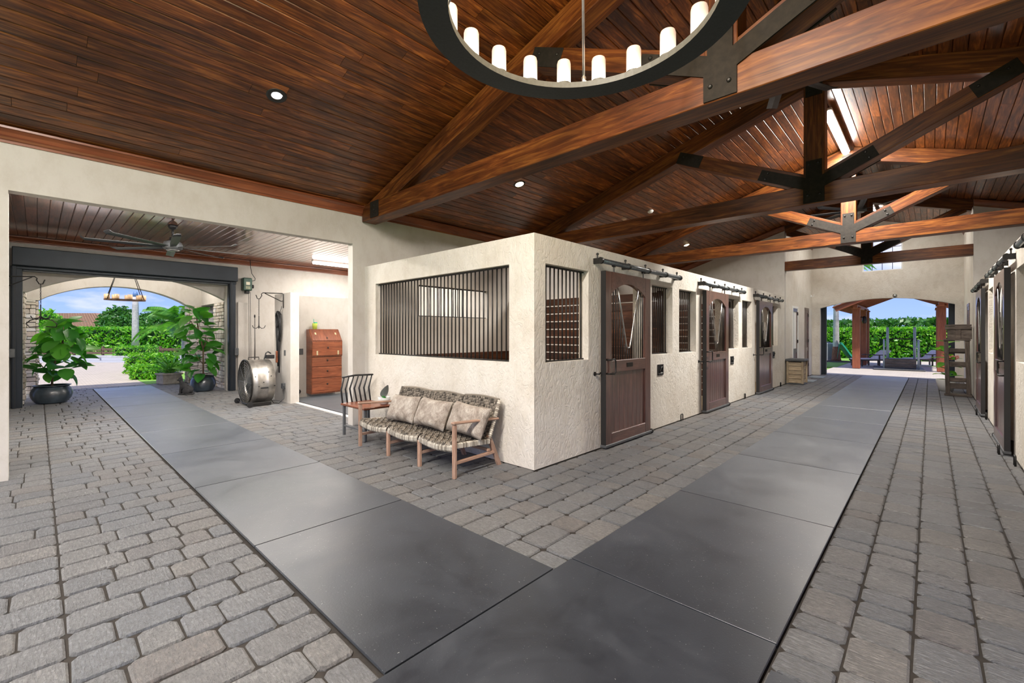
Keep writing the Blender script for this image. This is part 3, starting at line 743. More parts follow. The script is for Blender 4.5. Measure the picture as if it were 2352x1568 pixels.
fan('black ceiling fan far back near the last truss', (-1.25, 13.5, 4.46), zc(-1.25)-4.46, 8, 1.15, R(10))

# ================================================================== GRILLES, DOORS, STALLS
def grille(label, axis, c, u0, u1, z0, z1, n, group='iron bar grilles in the stall windows', r=.009):
    t = thing('bar_grille', label, 'grille', (0, 0, 0), 0, group)
    P = (lambda u, z: Vector((c, u, z))) if axis == 'x' else (lambda u, z: Vector((u, c, z)))
    t.location = P((u0+u1)/2, z0); off = t.location.copy()
    q = MB(); q.tube([(0, 0, 0), (0, 0, z1-z0-.02)], r, 8); bm = q.mesh('bar', IRON, True)
    for i in range(n):
        u = u0+(u1-u0)*(i+.5)/n; place('bar', bm, t, Matrix.Translation(P(u, z0+.01)-off))
    for z in (z0+.008, z1-.010):
        a = P(u0, z)-off; b = P(u1, z)-off; beam('rail', a, b, .035, .018, IRON, t, .002)
    return t
grille('wide iron bar grille in the stall wall above the woven bench', 'y', YS+.075, -6.52, -3.55, 1.17, 2.30, 38)
grille('iron bar grille between the wall corner and the first stall door', 'x', XS-.09, 3.93, 4.80, 1.17, 2.295, 11)
nm = ['first', 'second', 'third']
for k in range(3):
    y = D0+BAY*k
    grille(f'iron bar grille right after the {nm[k]} stall door on the left wall', 'x', XS-.11, y+1.54, y+2.30, 1.165, 2.275, 10)
    if k < 2: grille(f'iron bar grille right before the {nm[k+1]} stall door on the left wall', 'x', XS-.11, y+2.57, y+3.34, 1.165, 2.275, 10)
    y = R0+3.45*k
    grille(f'iron bar grille past the {nm[k]} stall door on the right wall', 'x', XA+.11, y+1.54, y+2.28, 1.165, 2.275, 9)
    if k < 2: grille(f'iron bar grille ahead of the {nm[k+1]} stall door on the right wall', 'x', XA+.11, y+2.57, y+3.30, 1.165, 2.275, 9)
grille('barred window opening in the back wall of the nearest stall', 'x', XL-.08, 4.8, 6.56, 1.82, 2.40, 15)

def stall_door():
    """front faces +x in local space, local y along the wall from 0 to DW, origin at floor on the wall face"""
    t = thing('stall_door', 'x', 'door', (0, 0, 0), 0, 'sliding arched stall doors')
    x0, x1 = .045, .11; zb, zt = .05, 2.315
    def bx(nm, a, b, m=W_DOOR, c=.006, vert=False):
        a = Vector(a); b = Vector(b); ce = (a+b)/2; h = (b-a)/2; q = MB()
        if vert: q.cbox((-h.z, -h.y, -h.x), (h.z, h.y, h.x), c); return q.build(nm, m, t, M=Matrix.Translation(ce) @ RY(-PI/2))
        q.cbox((-h.y, -h.x, -h.z), (h.y, h.x, h.z), c); return q.build(nm, m, t, M=Matrix.Translation(ce) @ RZ(PI/2))
    bx('stile', (x0, 0, zb), (x1, .155, zt), vert=True); bx('stile', (x0, DW-.165, zb), (x1, DW, zt), vert=True)
    ya, yb = .155, DW-.165
    bx('bottom_rail', (x0, ya, zb), (x1, yb, .19)); bx('middle_rail', (x0, ya, .985), (x1, yb, 1.145))
    pts = arch_pts(ya, yb, 2.03, 2.185, 16)        # from right to left end
    q = MB(); q.prism([(ya, zt), (ya, 2.03)]+pts[::-1][1:-1]+[(yb, 2.03), (yb, zt)], x0, x1, MYZ); q.build('arched_rail', W_DOOR, t)
    # iron arch trim
    n = 8; wpl = (yb-ya)/n
    for i in range(n):
        a = ya+wpl*i; h = wpl/2-.0015; q = MB(); L = (.985-.19)/2
        q.add([(-L, -h, -.012), (L, -h, -.012), (L, -h, .006), (-L, -h, .006), (-L, -h+.006, .012), (L, -h+.006, .012), (-L, h-.006, .012), (L, h-.006, .012), (-L, h, .006), (L, h, .006), (-L, h, -.012), (L, h, -.012)],
              [(0, 1, 2, 3), (3, 2, 5, 4), (4, 5, 7, 6), (6, 7, 9, 8), (8, 9, 11, 10), (10, 11, 1, 0)])
        q.build('plank', W_DOOR, t, M=T(x0+.028, a+wpl/2, (.985+.19)/2) @ Matrix(((0, 0, 1, 0), (0, -1, 0, 0), (1, 0, 0, 0), (0, 0, 0, 1))))
    q = MB(); q.cbox((x0-.004, -.008, zb), (x1+.004, .004, zt), .003); q.build('edge_shade_strip', EDGE, t)  # near-black strip paints the shade on the near door edge
    # bars left and right of the V
    yc = (ya+yb)/2; vw = .285; zbv = 1.30
    def vz(y):
        u = abs(y-yc)/vw
        if u >= 1: return None
        return zbv+.045+(2.12-zbv-.045)*max(0, (u-.20)/.80) if u > .2 else zbv+.045*(1-math.sqrt(max(0, 1-(u/.2)**2)))
    nb = 15
    for i in range(nb):
        y = ya+(yb-ya)*(i+.5)/nb; z = vz(y); top = 2.10 if z is None else z-.004
        q = MB(); q.tube([(x0+.03, y, 1.14), (x0+.03, y, top)], .008, 8); q.build('bar', IRON, t, True)
    path = [(x0+.045, yc-vw, 2.12)]+[(x0+.045, yc-.2*vw-vw*.8*s_, zbv+.045+(2.12-zbv-.045)*s_) for s_ in (.66, .33, 0)]
    path += [(x0+.045, yc-.2*vw*math.cos(a), zbv+.045-.045*math.sin(a)) for a in (R(30), R(60), R(90), R(120), R(150))]
    path += [(x0+.045, yc+.2*vw+vw*.8*s_, zbv+.045+(2.12-zbv-.045)*s_) for s_ in (0, .33, .66)]+[(x0+.045, yc+vw, 2.12)]
    q = MB(); q.tube(path, .011, 8); q.build('yoke_bar', BRUSHED, t, True)
    q = MB(); q.tube([(x1-.005, .02, 1.16), (x1+.055, .02, 1.16), (x1+.055, .13, 1.165), (x1+.058, .155, 1.14), (x1+.058, .155, 1.0), (x1+.055, .13, .975), (x1+.055, .02, .98), (x1-.005, .02, .98)], .011, 8); q.build('handle', IRON, t, True)
    o = bx('nameplate', (x1, yc-.085, 1.04), (x1+.006, yc+.085, 1.10), PLATE, .002)
    o = bx('kick_rail', (x0-.012, -.015, .018), (x1+.014, DW+.015, .055), GREYD, .006)
    q = MB(); q.lathe([(.03, -.02), (.035, 0), (.03, .02)], 12, T((x0+x1)/2+.02, DW+.05, .035) @ RX(PI/2)); q.box(((x0+x1)/2, DW+.0, .02), ((x0+x1)/2+.05, DW+.06, .04)); q.build('floor_guide', IRON, t, True)
    return t
def door_rail():
    t = thing('door_rail', 'x', 'rail', (0, 0, 0), 0, 'sliding door rails')
    q = MB(); q.tube([(.10, -.10, 2.435), (.10, 2.40, 2.435)], .033, 14); q.build('pipe', PIPE, t, True)
    for yy in (-.10, .62, 1.22, 1.82, 2.36):
        q = MB(); q.box((0, yy-.02, 2.40), (.07, yy+.02, 2.47)); q.tube([(.10, yy-.018, 2.435), (.10, yy+.018, 2.435)], .042, 14); q.tube([(.05, yy, 2.46), (.05, yy, 2.52)], .010, 8); q.lathe([(.016, 2.51), (.018, 2.53), (.001, 2.54)], 8, T(.05, yy, 0)); q.build('bracket', IRON, t)
    for yy in (.22, 1.05):
        q = MB(); q.tube([(.10, yy, 2.30), (.10, yy, 2.41)], .010, 8); q.tube([(.10, yy-.03, 2.40), (.10, yy+.03, 2.40)], .016, 8); q.build('hanger', IRON, t)
    return t
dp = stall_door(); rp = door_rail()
side = {'L': 'left', 'R': 'right'}
for k in range(3):
    l = ['reddish brown arched stall door nearest the viewer on the left wall', 'second arched stall door on the left wall, its boards paled by glare', 'third arched stall door on the left wall, next to the wooden bin'][k]
    l2 = ['pipe rail above the nearest stall door on the left', 'pipe rail above the second stall door on the left', 'pipe rail above the third stall door on the left'][k]
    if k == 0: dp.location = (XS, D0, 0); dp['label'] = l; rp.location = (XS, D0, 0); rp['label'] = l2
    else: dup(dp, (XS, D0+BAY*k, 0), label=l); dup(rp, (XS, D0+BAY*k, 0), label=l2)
for k in range(3):
    l = ['arched stall door on the right wall just outside the frame', 'nearest arched stall door in view on the right wall', 'farther arched stall door on the right wall beside the slatted stand'][k]
    l2 = ['pipe rail cut by the right frame edge', 'pipe rail above the nearest right stall door', 'pipe rail above the farther right stall door'][k]
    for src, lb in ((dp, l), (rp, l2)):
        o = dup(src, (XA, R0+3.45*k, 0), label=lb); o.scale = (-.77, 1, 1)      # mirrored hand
# stall partitions of stacked boards, kick boards
def board_wall(label, y, x0, x1, z1, gap, hh=.135):
    t = thing('board_partition', label, 'partition', ((x0+x1)/2, y, 0), 0, 'board partitions between stalls'); z = .03; L = (x1-x0)/2-.06
    q = MB(); q.cbox((-L, -.02, -hh/2), (L, .02, hh/2), .004); me = q.mesh('board', W_BOARD)
    while z+hh < z1:
        place('board', me, t, T(0, 0, z+hh/2)); z += hh+gap
    for xx in (-L-.03, L+.03):
        q = MB(); q.cbox((-z/2, -.05, -.03), (z/2, .05, .03), .006); q.build('post', W_BOARD, t, M=T(xx, 0, z/2) @ RY(PI/2))
    return t
board_wall('slatted board partition seen through the first stall window', 7.27, XL+.04, XS-.16, 2.36, .022)
board_wall('board partition between the second and third left stall', 10.82, XL+.04, XS-.16, 2.36, .022)
board_wall('board partition inside the right stalls, nearer one', 7.0, XA+.16, XR-.04, 2.3, .022)
board_wall('board partition inside the right stalls, farther one', 10.6, XA+.16, XR-.04, 2.3, .022)
t = thing('kick_board', 'dark kick boards low on the back wall of the nearest stall', 'boards', (XL+.03, 5.5, 0), PI/2)
q = MB(); q.cbox((-1.72, -.02, -.09), (1.72, .02, .09), .004); me = q.mesh('board', W_BOARD)
for k in range(6): place('board', me, t, T(0, 0, .12+.182*k))
# small wall hardware
def wallbox(label, x, y, z, s=1, w_=.2, h=.17):
    t = thing('switch_box', label, 'box', (x, y, z), 0 if s > 0 else PI, 'black latch boxes in the stall walls')
    q = MB()
    for a, b in (((-.001, -w_/2, -h/2), (.012, -w_/2+.02, h/2)), ((-.001, w_/2-.02, -h/2), (.012, w_/2, h/2)), ((-.001, -w_/2, h/2-.02), (.012, w_/2, h/2)), ((-.001, -w_/2, -h/2), (.012, w_/2, -h/2+.02))): q.box(a, b)
    q.box((-.001, -w_/2, -h/2), (.004, w_/2, h/2)); q.build('frame', BLACK, t)
    q = MB(); q.tube([(.005, -.04, -.055), (.03, -.04, 0), (.03, .0, .05), (.03, .04, .04), (.012, .045, -.02)], .010, 6); q.build('bracket', IRON, t, True)
    q = MB(); q.cbox((.004, -.075, -.062), (.014, .075, -.047), .003); q.build('sill_plate', BRUSHED, t)
for k in range(3):
    wallbox(f'black recessed box low on the wall right of the {nm[k]} left stall door', XS, D0+BAY*k+1.83, .92)
    q = MB(); q.tube([(0, 0, 0), (.05, 0, 0), (.065, .02, .0), (.06, .05, .015)], .010, 8); q.tube([(.0, 0, 0), (.006, 0, 0)], .028, 12)
    o = q.build('latch_hook', IRON, None, True, M=T(XS, D0+BAY*k-.09, .98)); tag(o, f'small black latch hook left of the {nm[k]} left stall door', 'hook', 'latch hooks beside the stall doors')
def staple(x, y, label, rz=0):
    q = MB(); q.tube([(0, -.04, 0), (0, -.04, .10), (0, -.028, .115), (0, .028, .115), (0, .04, .10), (0, .04, 0)], .010, 8)
    o = q.build('floor_stop', IRON, None, True, M=T(x, y, 0) @ RZ(rz)); tag(o, label, 'stop', 'iron door stops at the wall foot')
for x, y, l in ((XS+.05, 7.60, 'u-shaped iron stop at the wall foot past the first left door'), (XS+.05, 11.18, 'u-shaped iron stop at the wall foot past the second left door'), (XS+.07, 14.45, 'u-shaped iron stop at the wall foot near the wooden bin'),
                (XA-.05, 7.60, 'u-shaped iron stop lowest at the right frame edge'), (XA-.04, 11.35, 'u-shaped iron stop between the right stall doors'), (XA-.13, 8.20, 'u-shaped iron stop under the nearest right door'), (XA-.13, 11.85, 'u-shaped iron stop under the farther right door')):
    staple(x, y, l)

# ================================================================== DOORWAY, BAY OBJECTS
t = thing('roll_up_door', 'dark steel roll-up door frame with wide header box in the left doorway', 'door', (XF+.004, 1.7, 0))
q = MB(); q.cbox((.0, -2.04, 2.86), (.30, 1.90, 3.23), .012); q.cbox((.0, -2.04, 2.80), (.16, 1.90, 2.862), .008); q.build('header_box', STEEL, t)
q = MB(); q.cbox((.0, -1.90, 2.765), (.10, 1.72, 2.80), .006); q.build('bottom_bar', GREYD, t)
for a, b in ((-2.06, -1.90), (1.73, 1.89)):
    q = MB(); q.cbox((.0, a, 0), (.14, b, 2.86), .01); q.cbox((.14, a+.02, 0), (.17, (a+b)/2, 3.0), .006); p_ = q.build('post', STEEL, t)
    q = MB(); q.box((.171, (a+b)/2-.03, 0), (.176, (a+b)/2-.02, 2.8)); q.build('guide_channel', BLACK, p_)
q = MB(); q.cbox((.14, -2.09, 1.02), (.20, -2.0, 1.20), .012); q.build('bolt_latch', GREYD, t)
q = MB(); q.cbox((.10, 1.86, .93), (.17, 1.95, 1.12), .01); q.build('bolt_latch', GREYD, t)
t = thing('door_motor', 'green metal door opener box with paper sticker beside the header', 'motor', (XF+.165, 3.84, 2.82))
q = MB(); q.cbox((-.16, -.10, -.17), (.06, .12, .17), .02); q.build('housing', GREEN_M, t)
q = MB(); q.cbox((-.12, -.03, -.25), (.02, .07, -.17), .015); q.build('gear_case', BLACK, t)
q = MB(); q.lathe([(.05, 0), (.05, .05), (.02, .06)], 12, T(-.03, .12, -.05) @ RX(-PI/2)); q.build('sprocket_cap', BLACK, t)
q = MB(); q.box((.060, -.03, -.02), (.063, .06, .06)); q.build('sticker', plain('paper', (.75, .70, .55), .8), t)
q = MB(); q.box((.060, -.04, -.13), (.063, .07, -.05)); q.build('rating_plate', plain('plate_tan', (.30, .32, .22), .6, 0, 40, .5), t)
q = MB(); q.tube([(-.05, .13, .10), (-.05, .21, .12), (-.05, .22, .18), (-.05, .14, .30), (-.05, .11, .45), (-.05, .10, .655)], .008, 6); q.build('cable', BLACK, t, True)
for yy in (.06, .10):
    q = MB(); q.tube([(-.04, yy, -.2), (-.045, yy+.01, -1.2), (-.04, yy+.015, -2.2)], .006, 6); q.build('hand_chain', GREYD, t, True)
def hook_arm(label, loc, rz, hookz=.0):
    t = thing('hook_bracket', label, 'hook', loc, rz, 'swinging iron tack hooks')
    q = MB(); q.tube([(0, 0, -.30), (0, 0, .0), (.02, 0, .02), (.42, 0, .03), (.45, 0, .0), (.44, 0, -.04)], .010, 8); q.tube([(0, 0, -.14), (.04, 0, -.155), (.38, 0, .02)], .009, 8); q.tube([(.44, 0, -.03), (.48, 0, -.10), (.53, 0, -.10), (.56, 0, -.02)], .009, 8); q.build('arm', IRON, t, True)
    q = MB()
    for i in range(14):
        z = -.11-.026*i; q.tube([(.50+.008*math.cos(a)*(i % 2), .008*math.cos(a)*((i+1) % 2), z+.016*math.sin(a)) for a in [2*PI*k/8 for k in range(8)]], .0035, 5, closed=True)
    q.build('chain', IRON, t, True, kind='stuff')
    q = MB(); q.tube([(.50, 0, -.47), (.50, 0, -.70)], .009, 8)
    for k in range(4):
        a = PI/2*k+.4; c, s_ = math.cos(a), math.sin(a)
        q.tube([(.50, 0, -.70), (.50+.05*c, .05*s_, -.745), (.50+.10*c, .10*s_, -.735), (.50+.125*c, .125*s_, -.68)], .008, 6)
    q.build('four_prong_hook', IRON, t, True)
    return t
hook_arm('black swing arm with chain and four-prong hook on the partition end', (-10.35, 3.70, 2.36), R(-128))
t = hook_arm('black swing arm with chain and hanger hook at the left frame edge', (-12.0, -.395, 2.50), R(62))
q = MB()
for s_ in (-1, 1): q.tube([(.50, 0, -.70), (.50+.16*s_, .02, -.76), (.50+.22*s_, .03, -.82), (.50+.19*s_, .06, -.88), (.50+.05*s_, .06, -.87)], .009, 6)
q.build('hanger_hook', IRON, t, True)
# bridles and leads on the partition
t = thing('bridle_bundle', 'bundle of black leather bridles and leads hanging on the partition', 'tack', (-10.48, 3.69, 1.98))
q = MB(); q.tube([(.12, -.02, .12), (.06, -.03, 0), (.05, -.03, -.03)], .006, 6); q.build('strap_hook', IRON, t, True)
for k, (dx, dz, L) in enumerate(((-.10, -.05, 1.0), (-.06, -.02, 1.18), (-.02, .0, .80), (.02, -.02, 1.32), (.06, -.04, .62), (.09, -.06, .5))):
    q = MB(); q.tube([(dx, -.03, dz), (dx+.012, -.06, dz+.02), (dx+.02, -.05, dz-L*.5), (dx+.01, -.04, dz-L)], [.018, .022, .020, .012], 8); q.build('strap', BLACK, t, True)
q = MB(); q.tube([(.05+.05*math.cos(a)*(1+.3*(i % 3)), -.075-.012*(i % 3), -.17+.17*math.sin(a)) for i, a in enumerate([2*PI*k/12 for k in range(36)])], .012, 7); q.build('rope_coil', BLACK, t, True)
q = MB(); q.tube([(.06, -.07, -.33), (.09, -.08, -.45), (.12, -.08, -.55), (.09, -.08, -.62), (.05, -.08, -.55), (.06, -.07, -.40)], .009, 7); q.build('rope_loop', BLACK, t, True)
q = MB(); q.cbox((-.03, -.10, -1.12), (.02, -.06, -.86), .012); q.build('leather_keeper', W_CHEST, t)
# drum fan
t = thing('drum_fan', 'large galvanized drum fan on wheels against the partition', 'fan', (-10.45, 2.98, 0))
rf, zf = .46, .49; Mf = T(0, 0, zf) @ RX(-PI/2)
q = MB(); q.lathe([(rf-.015, .0), (rf, .0), (rf, .10), (rf+.008, .11), (rf, .12), (rf, .30), (rf+.008, .31), (rf, .32), (rf, .44), (rf-.015, .44)], 40, Mf, cap=False); q.build('drum', GALV, t, True)
q = MB()
for r_ in [.06+.05*i for i in range(9)]: q.tube([(r_*math.cos(a), .0-.012, zf+r_*math.sin(a)) for a in [2*PI*k/32 for k in range(32)]], .004, 4, closed=True)
for k in range(8): a = PI*k/4; q.tube([(.04*math.cos(a), -.014, zf+.04*math.sin(a)), (.455*math.cos(a), -.008, zf+.455*math.sin(a))], .005, 4)
q.build('front_guard', GREYD, t, True)
q = MB(); q.tube([(.462*math.cos(a), -.004, zf+.462*math.sin(a)) for a in [2*PI*k/40 for k in range(40)]], .014, 8, closed=True); q.build('rim', IRON, t, True)
q = MB()
for k in range(3): q.box((-.03, .12, .05), (.08, .14, .40), T(0, 0, zf) @ RY(2*PI*k/3))
q.lathe([(.10, .08), (.10, .24)], 16, Mf); q.build('blades', BLACK, t)
q = MB(); q.lathe([(rf-.02, .42), (.05, .43)], 32, Mf, cap=False); q.build('back_plate', BLACK, t)
q = MB(); q.tube([(0, .06, zf+rf-.01), (0, .06, zf+rf+.05), (0, .26, zf+rf+.05), (0, .26, zf+rf-.01)], .010, 8); q.build('handle', IRON, t, True)
q = MB(); q.tube([(0, .36, zf+rf-.02), (0, .40, zf+rf+.13), (0, .44, zf+rf+.16), (.0, .50, zf+rf+.12)], .014, 8); q.cbox((-.05, .40, zf+rf+.01), (.05, .56, zf+rf+.09), .01); q.build('pull_bar', BLACK, t)
q = MB(); q.cbox((rf-.035, .16, .37), (rf+.004, .30, .40), .005, T(0, 0, 0)); q.build('vent_slot', BLACK, t)
for a in (-.30, .30):
    q = MB(); q.cbox((a-.03, .03, 0), (a+.03, .40, .08), .008); q.build('foot', IRON, t)
wq = MB(); wq.lathe([(.02, -.022), (.055, -.02), (.06, 0), (.055, .02), (.02, .022)], 16, RY(PI/2)); wm = wq.mesh('wheel', BLACK)
for a in (-.42, .42): place('wheel', wm, t, T(a, -.03, .06))
q = MB(); q.tube([(-.42, -.03, .06), (.42, -.03, .06)], .010, 8); q.build('axle', IRON, t)
for i, (a, z) in enumerate(((.0, .62), (.30, .62), (.15, .50), (.06, .42), (.36, .42), (.26, .70))):
    yy = .06+a; th_ = math.asin(min(.9, (z-zf)/rf)); q = MB(); q.lathe([(.012, 0), (.012, .008), (.001, .010)], 8, T(rf*math.cos(th_), yy, zf+rf*math.sin(th_)) @ RY(PI/2-th_)); q.build('rivet', BLACK, t)
q = MB(); q.tube([(.20, .44, .10), (.28, .46, .03), (.40, .52, .03), (.42, .62, .12), (.30, .66, .30), (.18, .70, .36)], .008, 6); q.build('power_cord', BLACK, t, True)
q = MB(); q.cbox((-.05, -.0, -.06), (.05, .06, .06), .008); o = q.build('wall_outlet', GREYD, None, M=T(-10.30, 3.65, .36)); tag(o, 'grey plug socket low on the partition with the fan cord', 'outlet')
q = MB(); q.cbox((-.04, 0, -.06), (.04, .012, .06), .004); o = q.build('wall_switch', GREYD, None, M=T(-10.28, 3.698, 1.08)); tag(o, 'grey switch plate on the partition above the plug socket', 'switch')
q = MB(); q.cbox((0, -.05, -.07), (.012, .05, .07), .004); o = q.build('wall_switch', GREYD, None, M=T(-10.72, 4.22, 1.08)); tag(o, 'grey switch plate left of the wooden chest', 'switch')
q = MB(); q.tube([(0, 0, 0), (.01, 0, .6), (0, 0, 1.28)], [.014, .010, .008], 8); q.lathe([(.018, 1.28), (.02, 1.33), (.008, 1.36)], 8); o = q.build('lunge_whip', BLACK, None, True, M=T(XF+.08, 4.06, .66)); tag(o, 'thin black whip standing against the wall behind the drum fan', 'whip')
# wash-stall hose
t = thing('wash_hose', 'thin wall hose with dark ball weight beside the wooden chest', 'hose', (-10.69, 4.13, 0))
q = MB(); q.tube([(0, 0, .18), (0, 0, 2.10), (.03, 0, 2.14)], .012, 8); q.tube([(0, .03, .9), (0, .02, 2.02)], .008, 8); q.build('pipe', GREYD, t, True)
q = MB(); q.lathe([(.001, -.055), (.04, -.04), (.055, 0), (.04, .04), (.001, .055)], 14, T(.03, .01, .16)); q.build('ball', BLACK, t, True)
q = MB(); q.lathe([(.02, -.03), (.025, 0), (.02, .03)], 10, T(.0, 0, 2.02)); q.lathe([(.02, -.02), (.02, .02)], 10, T(.01, 0, 1.55)); q.build('valve', GREYD, t)
# slant-top chest
t = thing('tack_chest', 'reddish wooden slant-top tack chest hung in the wash stall', 'chest', (-10.69, 4.69, .10))
wy, dz = .36, .30
q = MB(); q.prism([(0, 0), (dz, 0), (dz, .87), (dz+.03, .87), (dz+.03, 1.22), (.12, 1.50), (0, 1.50)], -wy, wy, MXZ); q.build('body', W_CHEST, t)
def front(nm, z0, z1, x0, m=W_CHEST, k=0):
    q = MB(); q.cbox((-wy+.006, -.012, -(z1-z0)/2+.004), (wy-.006, .012, (z1-z0)/2-.004), .005); o = q.build(nm, m, t, M=T(x0, 0, (z0+z1)/2) @ RZ(PI/2))
    q = MB(); q.lathe([(.012, 0), (.02, .012), (.014, .022), (.001, .024)], 10, T(0, -.012, .03) @ RX(PI/2)); q.build('knob', IRON, o, True); return o
front('drawer', .02, .36, dz); front('drawer', .37, .62, dz); front('drawer', .63, .86, dz); d = front('drop_front', .885, 1.20, dz+.03)
ang = math.atan2(.28, .21)
q = MB(); q.cbox((-.17, -wy+.01, -.01), (.17, wy-.01, .012), .006); lid = q.build('slant_lid', W_CHEST, t, M=T(.225, 0, 1.368) @ RY(ang))
for s_ in (-1, 1):
    q = MB(); q.cbox((-.06, s_*.24-.02, .012), (.0, s_*.24+.02, .018), .003); q.build('hinge', BRASS, lid)
    q = MB(); q.cbox((dz+.042, s_*.25-.018, .90), (dz+.05, s_*.25+.018, 1.0), .003); q.build('hasp', BRASS, t)
q = MB(); q.lathe([(.012, 0), (.02, .012), (.001, .022)], 10, T(.10, 0, .012)); q.build('knob', IRON, lid)
t = thing('grooming_cup', 'yellow-green plastic cup on top of the wooden chest', 'cup', (-10.60, 4.49, 1.604))
q = MB(); q.lathe([(.045, 0), (.06, .13), (.062, .14), (.055, .14), (.042, .01)], 16); q.build('cup', YGREEN, t, True)
q = MB(); q.tube([(.02, -.03, .01), (.02, -.035, .24)], .006, 6); q.cbox((-.03, -.02, .13), (.04, .05, .165), .01); q.build('brush', GREEN_P, t)
t = thing('hanging_pot', 'small blue flower pot hanging behind the barred opening of the nearest stall', 'pot', (XL-.40, 5.0, 1.84))
for a in (0, 2.1, 4.2): q = MB(); q.tube([(.07*math.cos(a), .07*math.sin(a), .13), (0, 0, .55), (0, 0, ZB-1.85)], .005, 5); q.build('cord', BLACK, t)
q = MB(); q.lathe([(.05, 0), (.075, .14), (.07, .14), (.05, .02)], 14); q.build('pot', plain('blue_glaze', (.15, .24, .40), .4), t, True)

# ================================================================== BENCH, PILLOWS, CHAIR
t = thing('woven_bench', 'long low woven-seat bench with pale wooden frame against the stall wall', 'bench', (-4.58, 2.96, 0))
LX = (-.98, -.285, .37, .985); BD = .60
def rod(nm, a, b, r, m=W_BENCH, par=None, flat=1.0):
    M, L = along(a, b); q = MB(); c = r*.35; h = r*flat
    q.prism([(-r+c, -h), (r-c, -h), (r, -h+c), (r, h-c), (r-c, h), (-r+c, h), (-r, h-c), (-r, -h+c)], -L/2, L/2, Matrix(((0, 0, 1, 0), (1, 0, 0, 0), (0, 1, 0, 0), (0, 0, 0, 1)))); return q.build(nm, m, par or t, M=M)
for i, x in enumerate(LX):
    end = i in (0, 3)
    rod('leg', (x, 0, 0), (x, 0, .55 if end else .30), .021)
    rod('leg', (x*.985, BD+.07, 0), (x*.985, BD-.10, .36), .024)
    rod('stretcher', (x, .01, .155), (x*.99, BD-.01, .165), .017)
    if i < 3: rod('seat_rail', (x, .50, .20), (LX[i+1], .50, .20), .016)
for x in (LX[0], LX[3]):
    q = MB(); q.cbox((-.33, -.030, -.012), (.33, .030, .012), .008); q.build('armrest', W_BENCH, t, M=T(x, .30, .555) @ RZ(PI/2) @ RY(R(3)))
def weave_patch(fn, nu, nv):
    """cells of a basket weave; fn(u,v)->(point, normal)"""
    q = MB()
    for i in range(nu):
        for j in range(nv):
            al = ((i+j) % 4) < 2
            def P(a, b, h): p, n = fn((i+a)/nu, (j+b)/nv); return p+n*h
            g = .07
            if al: vs = [P(-.1, g, 0), P(.5, g, .008), P(1.1, g, 0), P(-.1, 1-g, 0), P(.5, 1-g, .008), P(1.1, 1-g, 0)]
            else: vs = [P(g, -.1, 0), P(g, .5, .007), P(g, 1.1, 0), P(1-g, -.1, 0), P(1-g, .5, .007), P(1-g, 1.1, 0)]
            q.add(vs, [(0, 1, 4, 3), (1, 2, 5, 4)] if al else [(3, 4, 1, 0), (4, 5, 2, 1)])
    return q
UNDER = plain('weave_shadow', (.035, .028, .022), .9)
for i in range(3):
    xa, xb = LX[i]+.012, LX[i+1]-.012
    def seat(u, v, xa=xa, xb=xb):
        x = xa+(xb-xa)*u; sag = .035*math.sin(PI*u)*(.5+.5*math.sin(PI*min(1, v+.2)))
        z = .375-.035*v-sag-.02*math.sin(PI*v); y = -.015+.56*v
        if v < .1: z -= .03*(1-v/.1)**2
        return Vector((x, y, z)), Vector((0, -.1, 1))
    q = weave_patch(seat, 26, 24); q.build('woven_seat', WEAVE, t, kind='stuff')
    q = MB(); n = 8; vs = []
    for a in range(n+1):
        for b in range(n+1): p, _ = seat(a/n, b/n); vs.append(p-Vector((0, 0, .006)))
    q.add(vs, [(a*(n+1)+b, (a+1)*(n+1)+b, (a+1)*(n+1)+b+1, a*(n+1)+b+1) for a in range(n) for b in range(n)]); q.build('seat_base', UNDER, t)
    q = MB(); ns = 28
    for k in range(ns):
        u0 = k/ns+.004; u1 = (k+1)/ns-.004; x0_ = xa+(xb-xa)*u0; x1_ = xa+(xb-xa)*u1; zt = seat((u0+u1)/2, 0)[0].z
        pr = [(.01, zt+.004), (-.012, zt+.002), (-.024, zt-.02), (-.024, zt-.055), (-.010, zt-.072), (.012, zt-.07)]
        vs = [(x0_, y, z) for y, z in pr]+[(x1_, y, z) for y, z in pr]
        q.add(vs, [(j, 6+j, 7+j, j+1) for j in range(5)])
    q.build('front_wrap', WEAVE_L, t, kind='stuff')
    def back(u, v, xa=xa, xb=xb):
        x = xa+(xb-xa)*u; z = .33+.40*v+.018*math.sin(PI*u)*v+(.012 if i == 2 else 0)*v; y = .50+.165*v+.03*math.sin(PI*u)*(1-abs(2*v-1))
        return Vector((x, y, z)), Vector((0, -1, .38))
    q = weave_patch(back, 26, 15); q.build('woven_back', WEAVE, t, kind='stuff')
    q = MB(); vs = []
    for a in range(n+1):
        for b in range(n+1): p, _ = back(a/n, b/n); vs.append(p+Vector((0, .008, 0)))
    q.add(vs, [(a*(n+1)+b, (a+1)*(n+1)+b, (a+1)*(n+1)+b+1, a*(n+1)+b+1) for a in range(n) for b in range(n)]); q.build('back_base', UNDER, t)
    q = MB(); q.tube([back(a/10, 1)[0]+Vector((0, .005, .002)) for a in range(11)], .013, 8); q.build('top_roll', WEAVE, t, True)
for x in (LX[0], LX[3]):
    q = MB(); ns = 20
    for k in range(ns):
        v0 = k/ns; a = Vector((x, .50+.165*v0, .33+.41*v0)); q.tube([a, a+Vector((0, .165/ns*.9, .41/ns*.9))], [.024, .020], 7)
    q.build('side_wrap', WEAVE_L if x > 0 else WEAVE, t, kind='stuff')
    q = MB()
    for k in range(24):
        y = .0+.5*k/24; z = .36-.035*k/24; q.cbox((x-.022, y+.001, z-.055), (x+.018, y+.019, z+.002), .006)
    q.build('side_band', WEAVE_L, t, kind='stuff')
